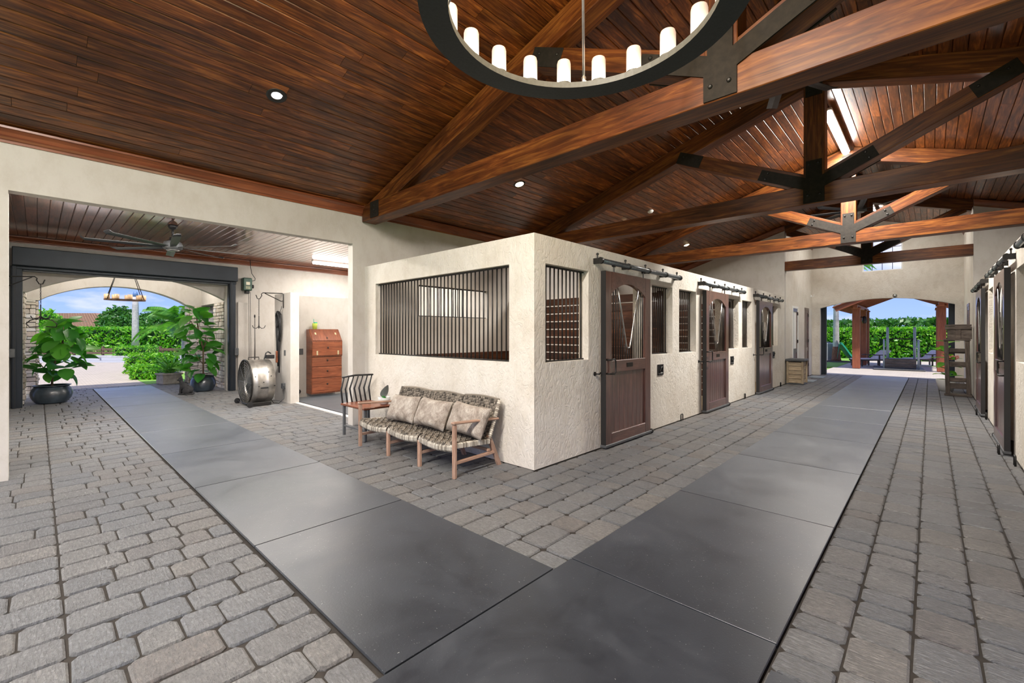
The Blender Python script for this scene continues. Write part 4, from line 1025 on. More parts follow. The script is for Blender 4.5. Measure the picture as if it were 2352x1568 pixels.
def pillow_mesh(w_, h_, d_, seed):
    rg = random.Random(seed); n = 16; m_ = 12; q = MB(); vs = []
    for side_ in (1, -1):
        for i in range(n+1):
            for j in range(m_+1):
                u = 2*i/n-1; v = 2*j/m_-1
                prof = (max(0, 1-u**4)**.55)*(max(0, 1-v**4)**.55)
                px = u*w_/2*(1-.06*(1-abs(v)**2)*abs(u)**3); pz = v*h_/2*(1-.08*(1-abs(u)**2)*abs(v)**3)
                vs.append((px, -side_*(d_/2*prof+.002+rg.uniform(0, .004)*(prof > .2)), pz))
    N_ = (n+1)*(m_+1); fs = []
    for s_ in (0, 1):
        for i in range(n):
            for j in range(m_):
                a = s_*N_+i*(m_+1)+j; f = (a, a+m_+1, a+m_+2, a+1); fs.append(f if s_ == 0 else f[::-1])
    bd = [i*(m_+1) for i in range(n+1)]+[n*(m_+1)+j for j in range(1, m_+1)]+[i*(m_+1)+m_ for i in range(n-1, -1, -1)]+[j for j in range(m_-1, 0, -1)]
    for k in range(len(bd)): a, b = bd[k], bd[(k+1) % len(bd)]; fs.append((a, a+N_, b+N_, b))
    q.add(vs, fs); return q.mesh('pillow', FUR, True)
for k, (x, y, z, ry, l) in enumerate(((-5.10, 3.33, .51, -2, 'furry grey-brown hide pillow at the left end of the bench'), (-4.45, 3.32, .525, 1, 'furry grey-brown hide pillow in the middle of the bench'), (-3.82, 3.34, .53, 3, 'furry hide pillow at the right end of the bench with a pale edge'))):
    o = place('pillow', pillow_mesh(.60, .36, .17, k), None, T(x, y, z) @ RY(R(ry)) @ RX(R(-24))); tag(o, l, 'pillow', 'hide pillows on the woven bench')
t = thing('spindle_chair', 'low chair with black spindle back and brown wooden seat beside the bench', 'chair', (-6.02, 3.33, 0), 0)
q = MB(); q.cbox((-.36, -.25, -.016), (.34, .22, .016), .008); q.build('seat', W_CHEST, t, M=T(0, 0, .455))
for k in range(7):
    y = -.23+.075*k; q = MB(); q.tube([(-.33, y, .46), (-.40-.03*math.sin(k/6*PI), y+.01, .66), (-.36, y+.04, .86)], [.012, .014, .010], 8); q.build('spindle', BLACK, t, True)
q = MB(); q.tube([(-.36, -.22, .85), (-.385, 0, .865), (-.36, .28, .86)], .014, 8); q.build('crest_rail', BLACK, t, True)
for x, y in ((-.32, -.21), (.30, -.21), (-.32, .18), (.30, .18)):
    q = MB(); q.cbox((-.018, -.018, 0), (.018, .018, .44), .004); q.build('leg', GREYD, t, M=T(x, y, 0))
q = MB(); q.cbox((-.32, -.012, .13), (.30, .012, .155), .003); q.build('stretcher', GREYD, t, M=T(0, -.21, 0))
t = thing('plant_cup', 'small pale cup with a grey leaf and a bright green leaf behind the bench end', 'plant', (-5.80, 3.46, .472))
q = MB(); q.lathe([(.05, 0), (.085, .05), (.09, .11), (.082, .11), (.05, .02)], 16); q.build('cup', plain('pale_glaze', (.62, .62, .60), .3), t, True)
def leaf_mesh(L, W, m, nm='leaf', fold=.12, curl=.25, tip=.7):
    q = MB(); nu = 7; vs = []
    for i in range(nu+1):
        u = i/nu; w_ = W/2*math.sin(PI*min(1, u**tip*.98+.01))**.75 if 0 < i < nu else .006
        z = -curl*L*u*u
        vs += [(L*u, -w_, z+fold*w_*2), (L*u, -w_*.5, z+fold*w_*.7), (L*u, 0, z), (L*u, w_*.5, z+fold*w_*.7), (L*u, w_, z+fold*w_*2)]
    q.add(vs, [(5*i+j, 5*i+5+j, 5*i+6+j, 5*i+1+j) for i in range(nu) for j in range(4)]); return q.mesh(nm, m, True)
place('leaf', leaf_mesh(.22, .13, plain('grey_leaf', (.16, .17, .17), .6)), t, T(-.01, 0, .09) @ RY(R(-75)) @ RZ(0))
place('leaf', leaf_mesh(.11, .06, plain('bright_leaf', (.03, .62, .06), .4)), t, T(.06, -.03, .08) @ RZ(R(-50)) @ RY(R(-50)))

# ================================================================== BIN, STAND, NARROW-END DOORS
t = thing('wooden_bin', 'square pale wooden bin with a dark lid past the third stall door', 'bin', (-2.92, 15.62, 0))
q = MB(); q.box((-.16, -.25, .03), (.16, .25, .66)); q.build('liner', BLACK, t)
for a in (-.185, .185):
    for k in range(5):
        q = MB(); q.cbox((-.26, -.015, -.058), (.26, .015, .058), .005); q.build('slat', W_BIN, t, M=T(a*.94, 0, .10+.125*k) @ RZ(PI/2))
for b in (-.27, .27):
    for k in range(5):
        q = MB(); q.cbox((-.17, -.015, -.058), (.17, .015, .058), .005); q.build('slat', W_BIN, t, M=T(0, b*.97, .10+.125*k))
for a in (-.19, .19):
    for b in (-.27, .27): q = MB(); q.cbox((-.33, -.028, -.028), (.33, .028, .028), .005); q.build('post', W_BIN, t, M=T(a, b, .35) @ RY(PI/2))
q = MB(); q.cbox((-.24, -.33, .68), (.24, .33, .75), .012); q.build('lid', GREYD, t)
q = MB(); q.cbox((-.22, -.31, 0), (.22, .31, .035), .008); q.build('base', GREYD, t)
t = thing('slatted_stand', 'tall weathered grey wooden stand with shelves beside the right stall doors', 'stand', (.485, 15.12, 0)); t.scale = (.70, .6, 1)
for x, l0, l1 in ((-.27, -.275, -.30), (.24, .20, .13)):
    q = MB(); M, L = along((x+.02, -.02, .05), (x-.03, -.02, 1.36)); q.cbox((-L/2, -.05, -.058), (L/2, .03, .058), .01); q.build('post', W_GREY, t, M=M)
    M, L = along((x+.03, .30, .05), (x-.02, .30, 1.36)); q = MB(); q.cbox((-L/2, -.04, -.045), (L/2, .04, .045), .01); q.build('post', W_GREY, t, M=M)
def sh(nm, x0, x1, y0, y1, z0, z1): q = MB(); q.cbox((-(x1-x0)/2, -(y1-y0)/2, -(z1-z0)/2), ((x1-x0)/2, (y1-y0)/2, (z1-z0)/2), .008); return q.build(nm, W_GREY, t, M=T((x0+x1)/2, (y0+y1)/2, (z0+z1)/2))
sh('foot_board', -.34, .34, -.10, .34, 0, .05)
sh('shelf', -.36, .30, -.12, .34, 1.33, 1.37); sh('top_panel', -.27, .33, -.09, -.04, 1.37, 1.60); sh('top_board', -.32, .33, -.14, .34, 1.60, 1.67); sh('cap_board', -.32, .32, -.13, .33, 1.675, 1.72)
sh('panel_batten', -.07, .07, -.115, -.09, 1.37, 1.60)
for z0, z1 in ((1.05, 1.14), (.70, .82), (.36, .44), (.18, .31)): sh('rung', -.22, .20, -.04, .30 if z1 > .5 else .0, z0, z1)
for z in (1.02, .33): sh('rung', -.22, .20, .24, .31, z, z+.06)
# doors in the narrow end section
def panel_door(n, x, y0, y1, zt, glass, label, sgn=1):
    d = MB(); d.box((x-.05, y0, 0), (x+.012, y0+.07, zt)); d.box((x-.05, y1-.07, 0), (x+.012, y1, zt)); d.box((x-.05, y0+.07, zt-.07), (x+.012, y1-.07, zt))
    o = struct(f'door_{n}', d, WHITE if glass else W_DOOR, label)
    a, b = y0+.07, y1-.07; L = MB(); s_ = .09
    L.box((x-.04, a, .02), (x, a+s_, zt-.07)); L.box((x-.04, b-s_, .02), (x, b, zt-.07)); L.box((x-.04, a+s_, .02), (x, b-s_, .22)); L.box((x-.04, a+s_, zt-.17), (x, b-s_, zt-.07)); L.box((x-.04, a+s_, .90), (x, b-s_, 1.02)); L.build('leaf_frame', W_DOOR, o)
    q = MB(); q.box((x-.03, a+s_, .22), (x-.012, b-s_, .90)); q.build('lower_panel', W_DOOR, o)
    q = MB(); q.box((x-.026, a+s_, 1.02), (x-.018, b-s_, zt-.17)); q.build('pane', BLIND if glass else W_DOOR, o)
    q = MB()
    for z in (.35, 1.2, 2.1): q.box((x, b-.02, z), (x+.02, b+.02, z+.1))
    q.build('hinge', IRON, o)
panel_door(1, XS, 16.3, 17.1, 2.38, True, 'white-framed glazed wooden door past the bin'); panel_door(2, XS, 18.15, 18.85, 2.40, False, 'narrow wooden door next to the far arch'); panel_door(3, XA+.03, 16.6, 17.5, 2.3, False, 'wooden door behind the slatted stand')
for y, l in ((16.75, 'grey door mat in front of the glazed door'), (18.4, 'grey door mat by the narrow door near the arch')):
    q = MB(); q.cbox((-.22, -.38, 0), (.22, .38, .015), .004); tag(q.build('door_mat', GREYP, None, M=T(-2.86, y, .003)), l, 'mat')
t = thing('roll_up_door', 'dark steel guide posts of the roll-up door inside the far arch', 'door', (-1.18, YG+.32, 0))
for a, b in ((-1.78, -1.60), (1.60, 1.78)):
    q = MB(); q.cbox((a, -.08, 0), (b, .10, 3.2), .01); q.build('post', STEEL, t)
q = MB(); q.cbox((-1.78, -.08, 2.95), (1.78, .14, 3.3), .01); q.build('header_box', STEEL, t)
q = MB(); q.lathe([(.06, 0), (.055, -.03), (.03, -.05), (.001, -.055)], 16); o = q.build('bulkhead_lamp', BRUSHED, None, True, M=T(-.86, YG-.01, 2.76) @ RX(PI/2)); tag(o, 'small round white lamp at the crown of the far arch', 'lamp')
q = MB(); q.cbox((0, -.03, -.04), (.03, .03, .04), .006); q.tube([(.03, 0, 0), (.10, 0, -.02), (.10, 0, .06)], .012, 8); o = q.build('wall_hook', WHITE, None, M=T(XS, 19.2, 2.86)); tag(o, 'small white bracket high in the corner left of the far arch', 'bracket')

# ================================================================== PORCH
ZP = 3.35
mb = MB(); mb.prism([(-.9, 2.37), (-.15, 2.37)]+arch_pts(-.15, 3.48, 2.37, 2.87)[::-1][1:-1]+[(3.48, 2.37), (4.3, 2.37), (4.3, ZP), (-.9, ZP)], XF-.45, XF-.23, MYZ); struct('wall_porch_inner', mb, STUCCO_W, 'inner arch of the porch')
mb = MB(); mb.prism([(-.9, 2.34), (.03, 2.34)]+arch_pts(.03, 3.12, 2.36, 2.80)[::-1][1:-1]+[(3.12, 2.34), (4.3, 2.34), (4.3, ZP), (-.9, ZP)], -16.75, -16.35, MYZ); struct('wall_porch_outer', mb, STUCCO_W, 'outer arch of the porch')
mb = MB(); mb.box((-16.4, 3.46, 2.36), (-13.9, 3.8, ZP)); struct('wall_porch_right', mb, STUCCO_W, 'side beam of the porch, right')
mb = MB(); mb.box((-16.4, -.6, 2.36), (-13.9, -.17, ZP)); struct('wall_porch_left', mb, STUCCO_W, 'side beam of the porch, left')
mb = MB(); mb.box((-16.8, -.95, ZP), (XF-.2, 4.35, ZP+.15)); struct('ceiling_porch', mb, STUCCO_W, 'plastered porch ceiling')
SM = []
for k in range(5):
    q = MB(); q.cbox((-.5, -.5, 0), (.5, .5, 1), .12); rg = random.Random(k); q.v = [(x+rg.uniform(-.05, .05), y+rg.uniform(-.06, .06), z+(rg.uniform(-.15, .1) if z > .5 else 0)) for x, y, z in q.v]; SM.append(q.mesh('stone', STONE))
def clad(par, org, U, V, Nn, W_, H_, hmin=.07, hmax=.14):
    U, V, Nn, org = map(Vector, (U, V, Nn, org)); z = 0
    while z < H_-.02:
        h = random.uniform(hmin, hmax); h = min(h, H_-z); h = H_-z if H_-z-h < .05 else h
        u = 0
        while u < W_-.01:
            l = random.uniform(.10, .30); l = W_-u if W_-u-l < .08 else l
            M = Matrix((U*(l-.012), V*(h-.012), Nn*random.uniform(.035, .065))).transposed().to_4x4(); M.translation = org+U*(u+l/2)+V*(z+h/2)
            place('stone', random.choice(SM), par, M); u += l
        z += h
def pier(label, x0, x1, y0, y1, h, faces):
    t = thing('stone_pier', label, 'pier', ((x0+x1)/2, (y0+y1)/2, 0), 0, 'ledgestone porch piers'); o = Vector(t.location)
    q = MB(); q.box(Vector((x0, y0, 0))-o, Vector((x1, y1, h))-o); q.build('core', MORTAR, t)
    for f in faces:
        if f == '+x': clad(t, Vector((x1, y0, 0))-o, (0, 1, 0), (0, 0, 1), (1, 0, 0), y1-y0, h)
        if f == '-y': clad(t, Vector((x1, y0, 0))-o, (-1, 0, 0), (0, 0, 1), (0, -1, 0), x1-x0, h)
        if f == '+y': clad(t, Vector((x0, y1, 0))-o, (1, 0, 0), (0, 0, 1), (0, 1, 0), x1-x0, h)
    return t
pier('stone pier nearest on the right, behind the steel door post', -14.95, -13.95, 3.50, 3.78, 2.36, ['-y'])
pier('far stone pier on the right, behind the fig tree', -16.85, -16.38, 3.17, 3.80, 2.34, ['+x', '-y'])
pier('stone pier nearest on the left, behind the steel door post', -14.6, -13.95, -.62, -.22, 2.36, ['+x', '+y'])
pier('far stone pier on the left, behind the left fig tree', -16.85, -16.38, -.70, -.02, 2.34, ['+x', '+y'])
t = thing('porch_chandelier', 'oval candle-jar chandelier hanging under the porch arch', 'chandelier', (-15.35, 1.58, 2.36))
q = MB(); n = 32; vs = []
for k in range(n):
    a = 2*PI*k/n
    for r_, z in ((1, 0), (1, .035), (.82, .035), (.82, 0)): vs.append((.20*r_*math.cos(a), .42*r_*math.sin(a), z))
q.add(vs, [(4*k+j, 4*((k+1) % n)+j, 4*((k+1) % n)+(j+1) % 4, 4*k+(j+1) % 4) for k in range(n) for j in range(4)]); q.build('ring', plain('rust_iron', (.10, .055, .04), .7), t)
jq = MB(); jq.lathe([(.045, 0), (.05, .01), (.05, .12), (.042, .12), (.04, .02)], 12); jm = jq.mesh('candle_jar', plain('amber_jar', (.62, .42, .26), .3), True)
for k in range(9):
    a = 2*PI*(k+.3)/9; place('candle_jar', jm, t, T(.18*math.cos(a), .38*math.sin(a), .035))
for sy in (-1, 1):
    for sx in (-1, 1): q = MB(); q.tube([(.17*sx, .36*sy, .03), (.05*sx, .10*sy, ZP-2.37)], .009, 6); q.build('rope', IRON, t, True)

for x, y, l in ((-15.0, .7, 'left added fill light in the porch ceiling'), (-15.0, 2.5, 'right added fill light in the porch ceiling')):  # unseen lamps added to brighten the dim porch
    t = thing('downlight', l, 'lamp', (x, y, ZP), 0, 'added porch fill lights')
    q = MB(); q.lathe([(.07, -.002), (.10, -.006), (.10, 0)], 20, cap=False); q.build('trim_ring', WHITE, t); q = MB(); q.lathe([(.068, -.003), (.001, -.004)], 16, cap=False); q.build('bulb', BULB, t)
    light('porch_fill_glow', 'POINT', (x, y, ZP-.12), 42, SOFT, shadow_soft_size=.08)

# ================================================================== PLANTS
FL = [leaf_mesh(.36, .28, FIG, 'leaf', .10, .18, .85), leaf_mesh(.32, .24, FIG, 'leaf', .16, .32, .9), leaf_mesh(.26, .20, FIG, 'leaf', .06, .05, .85)]
def pot(t, s=1.0, h=.38, r=.33):
    q = MB(); prof = [(r*.58, 0), (r*.62, .01)]
    n = 12
    for i in range(n):
        u = i/(n-1); rr = r*(.62+.38*math.sin(PI*(.08+.78*u))**.8); z = .02+(h-.05)*u
        prof += [(rr, z), (rr-.008, z+.010)]
    prof += [(r*.86, h-.02), (r*.93, h), (r*.84, h), (r*.80, h-.06)]
    q.lathe(prof, 32); q.build('pot', POT, t, True)
    q = MB(); q.lathe([(r*.80, h-.05), (.001, h-.04)], 20, cap=False); q.build('soil', SOIL, t)
def fig(label, loc, trunk, n, spread, zr, r, h, seed):
    rg = random.Random(seed); t = thing('potted_fig', label, 'plant', loc, 0, 'potted fiddle-leaf figs'); pot(t, 1, h, r)
    q = MB(); q.tube([Vector(p) for p in trunk], [.022]+[.018]*(len(trunk)-2)+[.010], 8); q.build('trunk', BARK, t, True)
    top = Vector(trunk[-1]); brs = []
    for k in range(5):
        u = .35+.13*k; i = int(u*(len(trunk)-1)); a = Vector(trunk[i]); an = k*2.4+seed
        b = a+Vector((math.cos(an)*spread*.55, math.sin(an)*spread*.55, .28+.1*rg.random())); q = MB(); q.tube([a, (a+b)/2+Vector((0, 0, -.04)), b], [.012, .010, .006], 6); q.build('branch', BARK, t, True); brs.append((a, b))
    brs.append((Vector(trunk[len(trunk)//3]), top))
    for k in range(n):
        z = zr[0]+(zr[1]-zr[0])*(k+.5)/n; u = (z-zr[0])/(zr[1]-zr[0]); an = k*2.399+rg.uniform(-.4, .4)
        wd = spread*(math.sin(PI*min(1, .18+.80*u)))**.8
        rad = wd*rg.uniform(.25, .75); cx = trunk[0][0]+(top.x-trunk[0][0])*min(1, z/top.z); cy = trunk[0][1]+(top.y-trunk[0][1])*min(1, z/top.z)
        p = Vector((cx+math.cos(an)*rad, cy+math.sin(an)*rad, z))
        M = Matrix.Translation(p) @ RZ(an+rg.uniform(-.5, .5)) @ RY(R(rg.uniform(-35, 50))) @ RX(R(rg.uniform(-35, 35)))
        M = M @ Matrix.Scale(rg.uniform(.85, 1.2), 4); place('leaf', rg.choice(FL), t, M)
    return t
fig('bushy fiddle-leaf fig in a dark ribbed pot left of the doorway', (-13.88, .22, 0), [(0, 0, .3), (.0, .01, .6), (.05, .06, .95), (.12, .16, 1.3), (.16, .2, 1.6)], 78, .52, (.62, 1.84), .335, .39, 3)
fig('tall narrow fiddle-leaf fig in a dark ribbed pot right of the doorway', (-13.88, 2.98, 0), [(0, 0, .3), (.0, .0, .7), (-.01, .0, 1.1), (-.03, -.1, 1.6), (-.05, -.16, 2.1)], 70, .42, (.45, 2.2), .285, .40, 8)
# cat, sitting, one continuous remeshed surface
def cat():
    q = MB()
    def el(c, r_, rot=None):
        M = T(*c) @ (rot or Matrix.Identity(4)) @ Matrix.Diagonal((*r_, 1))
        q.lathe([(math.sin(PI*k/10)+.002, -math.cos(PI*k/10)) for k in range(11)], 16, M)
    el((-.055, 0, .10), (.105, .085, .098)); el((-.005, 0, .165), (.075, .068, .10), RY(R(24))); el((.045, 0, .215), (.056, .055, .085), RY(R(14)))
    el((.070, 0, .285), (.036, .036, .05), RY(R(12))); el((.088, 0, .335), (.050, .046, .043)); el((.128, 0, .322), (.024, .024, .018))
    for sy in (-1, 1):
        q.tube([(.055, sy*.034, .20), (.078, sy*.034, .10), (.082, sy*.034, .022)], [.032, .021, .018], 10); el((.096, sy*.034, .016), (.030, .019, .015))
        el((-.035, sy*.066, .075), (.075, .036, .068), RY(R(-20))); el((.035, sy*.072, .018), (.055, .022, .017))
        q.tube([(.076, sy*.026, .36), (.072, sy*.032, .385), (.070, sy*.036, .412)], [.022, .015, .003], 8)
    q.tube([(-.13, 0, .045), (-.17, .03, .022), (-.17, .08, .018), (-.12, .13, .018), (-.05, .15, .018)], [.022, .020, .018, .016, .010], 8)
    o = q.build('cat', plain('cat_fur', (.030, .030, .033), .85, 0, 25, .5)); m = o.modifiers.new('remesh', 'REMESH'); m.mode = 'VOXEL'; m.voxel_size = .006; m.use_smooth_shade = True
    m = o.modifiers.new('smooth', 'SMOOTH'); m.factor = .6; m.iterations = 4; return o
c = cat(); c.location = (-13.40, 2.50, 0.002); c.rotation_euler = (0, 0, R(-118)); c.scale = (1.12, 1.12, 1.12); tag(c, 'dark grey cat sitting on the pavers beside the right fig pot', 'cat')
for sy in (-1, 1): q = MB(); q.lathe([(.001, -.009), (.009, 0), (.001, .009)], 8); q.build('eye', plain('cat_eye', (.55, .6, .2), .2), c, True, M=T(.127, sy*.020, .348))
def leafcloud(q, pts, size, rg, flat=0):
    for p in pts:
        p = Vector(p); a = Vector((rg.uniform(-1, 1), rg.uniform(-1, 1), rg.uniform(-.4, 1))).normalized(); b = a.orthogonal().normalized(); b = Matrix.Rotation(rg.uniform(0, 6.28), 3, a) @ b; c = a.cross(b); s_ = size*rg.uniform(.6, 1.3)
        q.add([p-b*s_, p+c*s_*.45, p+b*s_, p-c*s_*.45], [(0, 1, 2, 3)])
def hedge(name, label, x0, x1, y0, y1, h, n, size, m=HEDGE, seed=0, cat='hedge', loc0=0, top_bump=.12, M=None, group=None):
    rg = random.Random(seed); t = thing(name, label, cat, ((x0+x1)/2, (y0+y1)/2, loc0), 0, group); hx, hy = (x1-x0)/2, (y1-y0)/2
    q = MB(); q.cbox((-hx*.97, -hy*.85, 0), (hx*.97, hy*.85, h*.93), min(.1, hy*.3)); q.build('core', HCORE, t)
    pts = []
    A = [(2*hx*h, 0), (2*hx*h, 1), (2*hy*h, 2), (2*hy*h, 3), (4*hx*hy, 4)]; tot = sum(a for a, _ in A)
    for a, f in A:
        for _ in range(int(n*a/tot)):
            u, v = rg.uniform(-1, 1), rg.uniform(0, 1); j = rg.uniform(-.05, .06)
            if f == 0: p = (u*hx, -hy+j, v*h)
            elif f == 1: p = (u*hx, hy+j, v*h)
            elif f == 2: p = (-hx+j, u*hy, v*h)
            elif f == 3: p = (hx+j, u*hy, v*h)
            else: p = (u*hx, rg.uniform(-hy, hy), h*.97+rg.uniform(0, top_bump))
            pts.append(p)
    q = MB(); leafcloud(q, pts, size, rg); q.build('foliage', m, t, kind='stuff'); return t
def tree(label, loc, crowns, trunk_h, n, size, m=HEDGE_D, seed=0, name='tree', group=None):
    rg = random.Random(seed); t = thing(name, label, 'tree', loc, 0, group)
    q = MB(); q.tube([(0, 0, 0), (.05, 0, trunk_h*.6), (0, 0, trunk_h)], [.18, .14, .10], 8); q.build('trunk', BARK, t, True)
    q = MB(); core = MB()
    for (x, y, z, r_) in crowns:
        pts = []
        for _ in range(int(n*r_*r_)):
            d = Vector((rg.gauss(0, 1), rg.gauss(0, 1), rg.gauss(0, 1))).normalized(); pts.append(Vector((x, y, z))+d*r_*rg.uniform(.72, 1.05)*(1+.15*math.sin(5*d.x+3*d.z+seed)))
        leafcloud(q, pts, size, rg)
        core.lathe([(r_*.01, z-r_*.7), (r_*.5, z-r_*.55), (r_*.72, z), (r_*.5, z+r_*.55), (r_*.01, z+r_*.72)], 10, T(x, y, 0))
    core.build('crown_core', HCORE, t); q.build('crown', m, t, kind='stuff'); return t
def at(u, depth, z=0):
    l = (u-1176)/1024*depth; return Vector((FWD.x*depth+RGT.x*l, FWD.y*depth+RGT.y*l, z))
# --- beyond the left doorway (real places about 13 to 50 m away)
def bar_hedge(name, label, u0, u1, depth, h, thick, n, size, m=HEDGE, seed=0, group=None, cat='hedge'):
    a, b = at(u0, depth), at(u1, depth); L = (b-a).length; t = hedge(name, label, -L/2, L/2, -thick/2, thick/2, h, n, size, m, seed, cat, group=group)
    t.location = (a+b)/2; t.rotation_euler = (0, 0, YAW); return t
bar_hedge('tall_hedge', 'long clipped green hedge across the road beyond the left doorway', -60, 560, 36, 1.95, 1.6, 9000, .16, HEDGE, 1)
bar_hedge('box_hedge', 'low clipped box hedge at the road edge below the pole', 272, 352, 29.2, .62, .9, 900, .09, HEDGE, 2)
bar_hedge('box_hedge', 'taller clipped hedge by the driveway, behind the low front one', 308, 392, 17.2, .66, .9, 1800, .07, HEDGE, 3)
bar_hedge('box_hedge', 'lowest clipped hedge at the front of the driveway bed', 312, 366, 14.9, .36, .5, 1100, .06, HEDGE, 4)
bar_hedge('shrub', 'green shrub seen between the right porch piers', 470, 520, 17.5, 1.0, 1.0, 900, .10, HEDGE, 5, cat='shrub')
t = thing('board_fence', 'low brown board fence along the far road', 'fence', at(300, 31), YAW)
for k in range(10):
    for z in (.16, .40): q = MB(); q.cbox((-.98, -.03, -.09), (.98, .03, .09), .01); q.build('board', BARK, t, M=T(-9+2*k, 0, z))
    q = MB(); q.cbox((-.06, -.06, 0), (.06, .06, .62), .01); q.build('post', BARK, t, M=T(-8+2*k, .08, 0))
t = thing('guard_rail', 'thin pale rail on short posts at the driveway edge', 'rail', at(260, 25), YAW)
q = MB(); q.cbox((-6, -.03, .16), (5, .03, .26), .01); q.build('rail', CONC, t)
for k in range(8): q = MB(); q.box((-.04, -.05, 0), (.04, .05, .26)); q.build('post', CONC, t, M=T(-5+1.4*k, .05, 0))
q = MB(); q.box((-40, -8, -.05), (40, 0, -.015)); o = q.build('road', drive('asphalt', (.40, .40, .40)), None, M=Matrix.Translation(at(300, 24.5)) @ RZ(YAW) @ T(0, 7, 0)); o['kind'] = 'structure'; o['label'] = 'grey road behind the driveway'
t = thing('utility_pole', 'pale concrete pole rising behind the porch chandelier', 'pole', at(311, 34))
q = MB(); q.tube([(0, 0, 0), (0, 0, 1.6), (0, 0, 3.6), (.02, 0, 4.3)], [.25, .22, .20, .17], 14); q.build('shaft', PALMT, t, True)
q = MB(); q.lathe([(.15, 4.3), (.17, 4.5), (.12, 4.7)], 10); q.build('cap', plain('blue_cap', (.12, .22, .42), .5), t, True)
def palm(label, loc, h, rt, nf, Lf, seed, a0=0, tilt=(-20, 60), sides=None):
    rg = random.Random(seed); t = thing('palm_tree', label, 'palm', loc); q = MB()
    q.tube([(0, 0, -.05), (0, 0, h*.3), (.03, 0, h*.7), (.02, 0, h)], [rt*1.2, rt, rt*.95, rt*.9], 12); q.build('trunk', PALMT, t, True)
    for k in range(nf):
        an = a0+k*2.399+rg.uniform(-.2, .2); el = R(rg.uniform(*tilt)); L = Lf*rg.uniform(.8, 1.1); q = MB(); pts = []
        for i in range(9):
            u = i/8; r_ = L*u*math.cos(el*(1-u*.3)); z = L*u*math.sin(el)-.55*L*u*u; pts.append(Vector((r_, 0, z)))
        q.tube(pts, [.022*(1-.8*i/8) for i in range(9)], 5)
        for i in range(60):
            u = .12+.88*i/60; j = min(7, int(u*8)); p = pts[j].lerp(pts[j+1], u*8-j); ll = .42*Lf/1.8*math.sin(PI*min(1, .15+.8*u))+.05
            for s_ in (-1, 1): q.add([p, p+Vector((ll*.35+.012, s_*ll*.5, .05)), p+Vector((ll*.75, s_*ll, -.10)), p+Vector((ll*.35-.02, s_*ll*.5, .03))], [(0, 1, 2, 3)])
        q.build('frond', PALM, t, M=T(.02, 0, h) @ RZ(an))
    return t
palm('feathery date palm leaning over the driveway bed', at(426, 18.5), 1.85, .15, 22, 1.75, 4, 0, (5, 80))
palm('smaller palm visible between the right porch piers', at(497, 20), 1.9, .12, 14, 1.4, 9, 1, (0, 70))
tree('large rounded green tree behind the hedge, left of the pole', at(272, 46), [(0, 0, 2.4, 1.5), (1.6, .4, 2.2, 1.4), (-1.6, 0, 1.9, 1.2), (.6, 0, 3.2, 1.1), (-.7, 0, 3.0, 1.0)], 1.6, 800, .20, HEDGE_D, 1)
tree('rounded green tree behind the hedge, right of the pole', at(352, 47), [(0, 0, 2.2, 1.6), (1.8, .3, 2.0, 1.5), (-1.4, 0, 2.6, 1.1), (3.4, 0, 1.8, 1.4)], 1.6, 800, .20, HEDGE_D, 2)
tree('pale green tree over the left pier behind the tiled roof', at(105, 40), [(0, 0, 2.4, 1.2), (-1.3, 0, 2.0, 1.2), (.8, 0, 1.6, 1.0)], 1.4, 700, .17, HEDGE, 3)
tree('green tree crown behind the right pier and date palm', at(455, 42), [(0, 0, 2.6, 1.5), (1.5, 0, 2.1, 1.4)], 1.6, 700, .20, HEDGE_D, 6)
t = thing('house', 'distant house with a brown tiled roof beyond the hedge', 'house', at(150, 58), YAW)
q = MB(); q.box((-5, 0, 0), (5.2, 7, 2.4)); q.build('wall', STUCCO_W, t)
RT = plain('roof_tile', (.36, .20, .15), .85, 0, 10, .3); q = MB(); q.prism([(-6, 2.3), (6, 2.3), (4.6, 4.15), (-4.6, 4.15)], -.6, 7, MXZ); q.build('roof', RT, t)
q = MB()
for k in range(30): x = -5.7+.393*k; q.tube([(x, -.62, 2.33), (x*.8, -.62, 4.12)], .07, 6)
q.build('roof_tiles', RT, t, kind='stuff')
t = thing('square_planter', 'square grey stone planter with a spiky green plant by the porch', 'planter', (-16.7, 2.72, 0), .2)
q = MB(); q.cbox((-.24, -.24, 0), (.24, .24, .30), .015); q.cbox((-.27, -.27, .27), (.27, .27, .32), .01); q.build('box', TRAV, t)
blm = []
for k in range(3): blm.append(leaf_mesh(.62, .06, PALM, 'blade_leaf', .3, .55+.2*k, .9))
rg = random.Random(5)
for k in range(46): place('blade_leaf', rg.choice(blm), t, T(rg.uniform(-.1, .1), rg.uniform(-.1, .1), .30) @ RZ(k*2.399) @ RY(R(rg.uniform(-85, -38))))
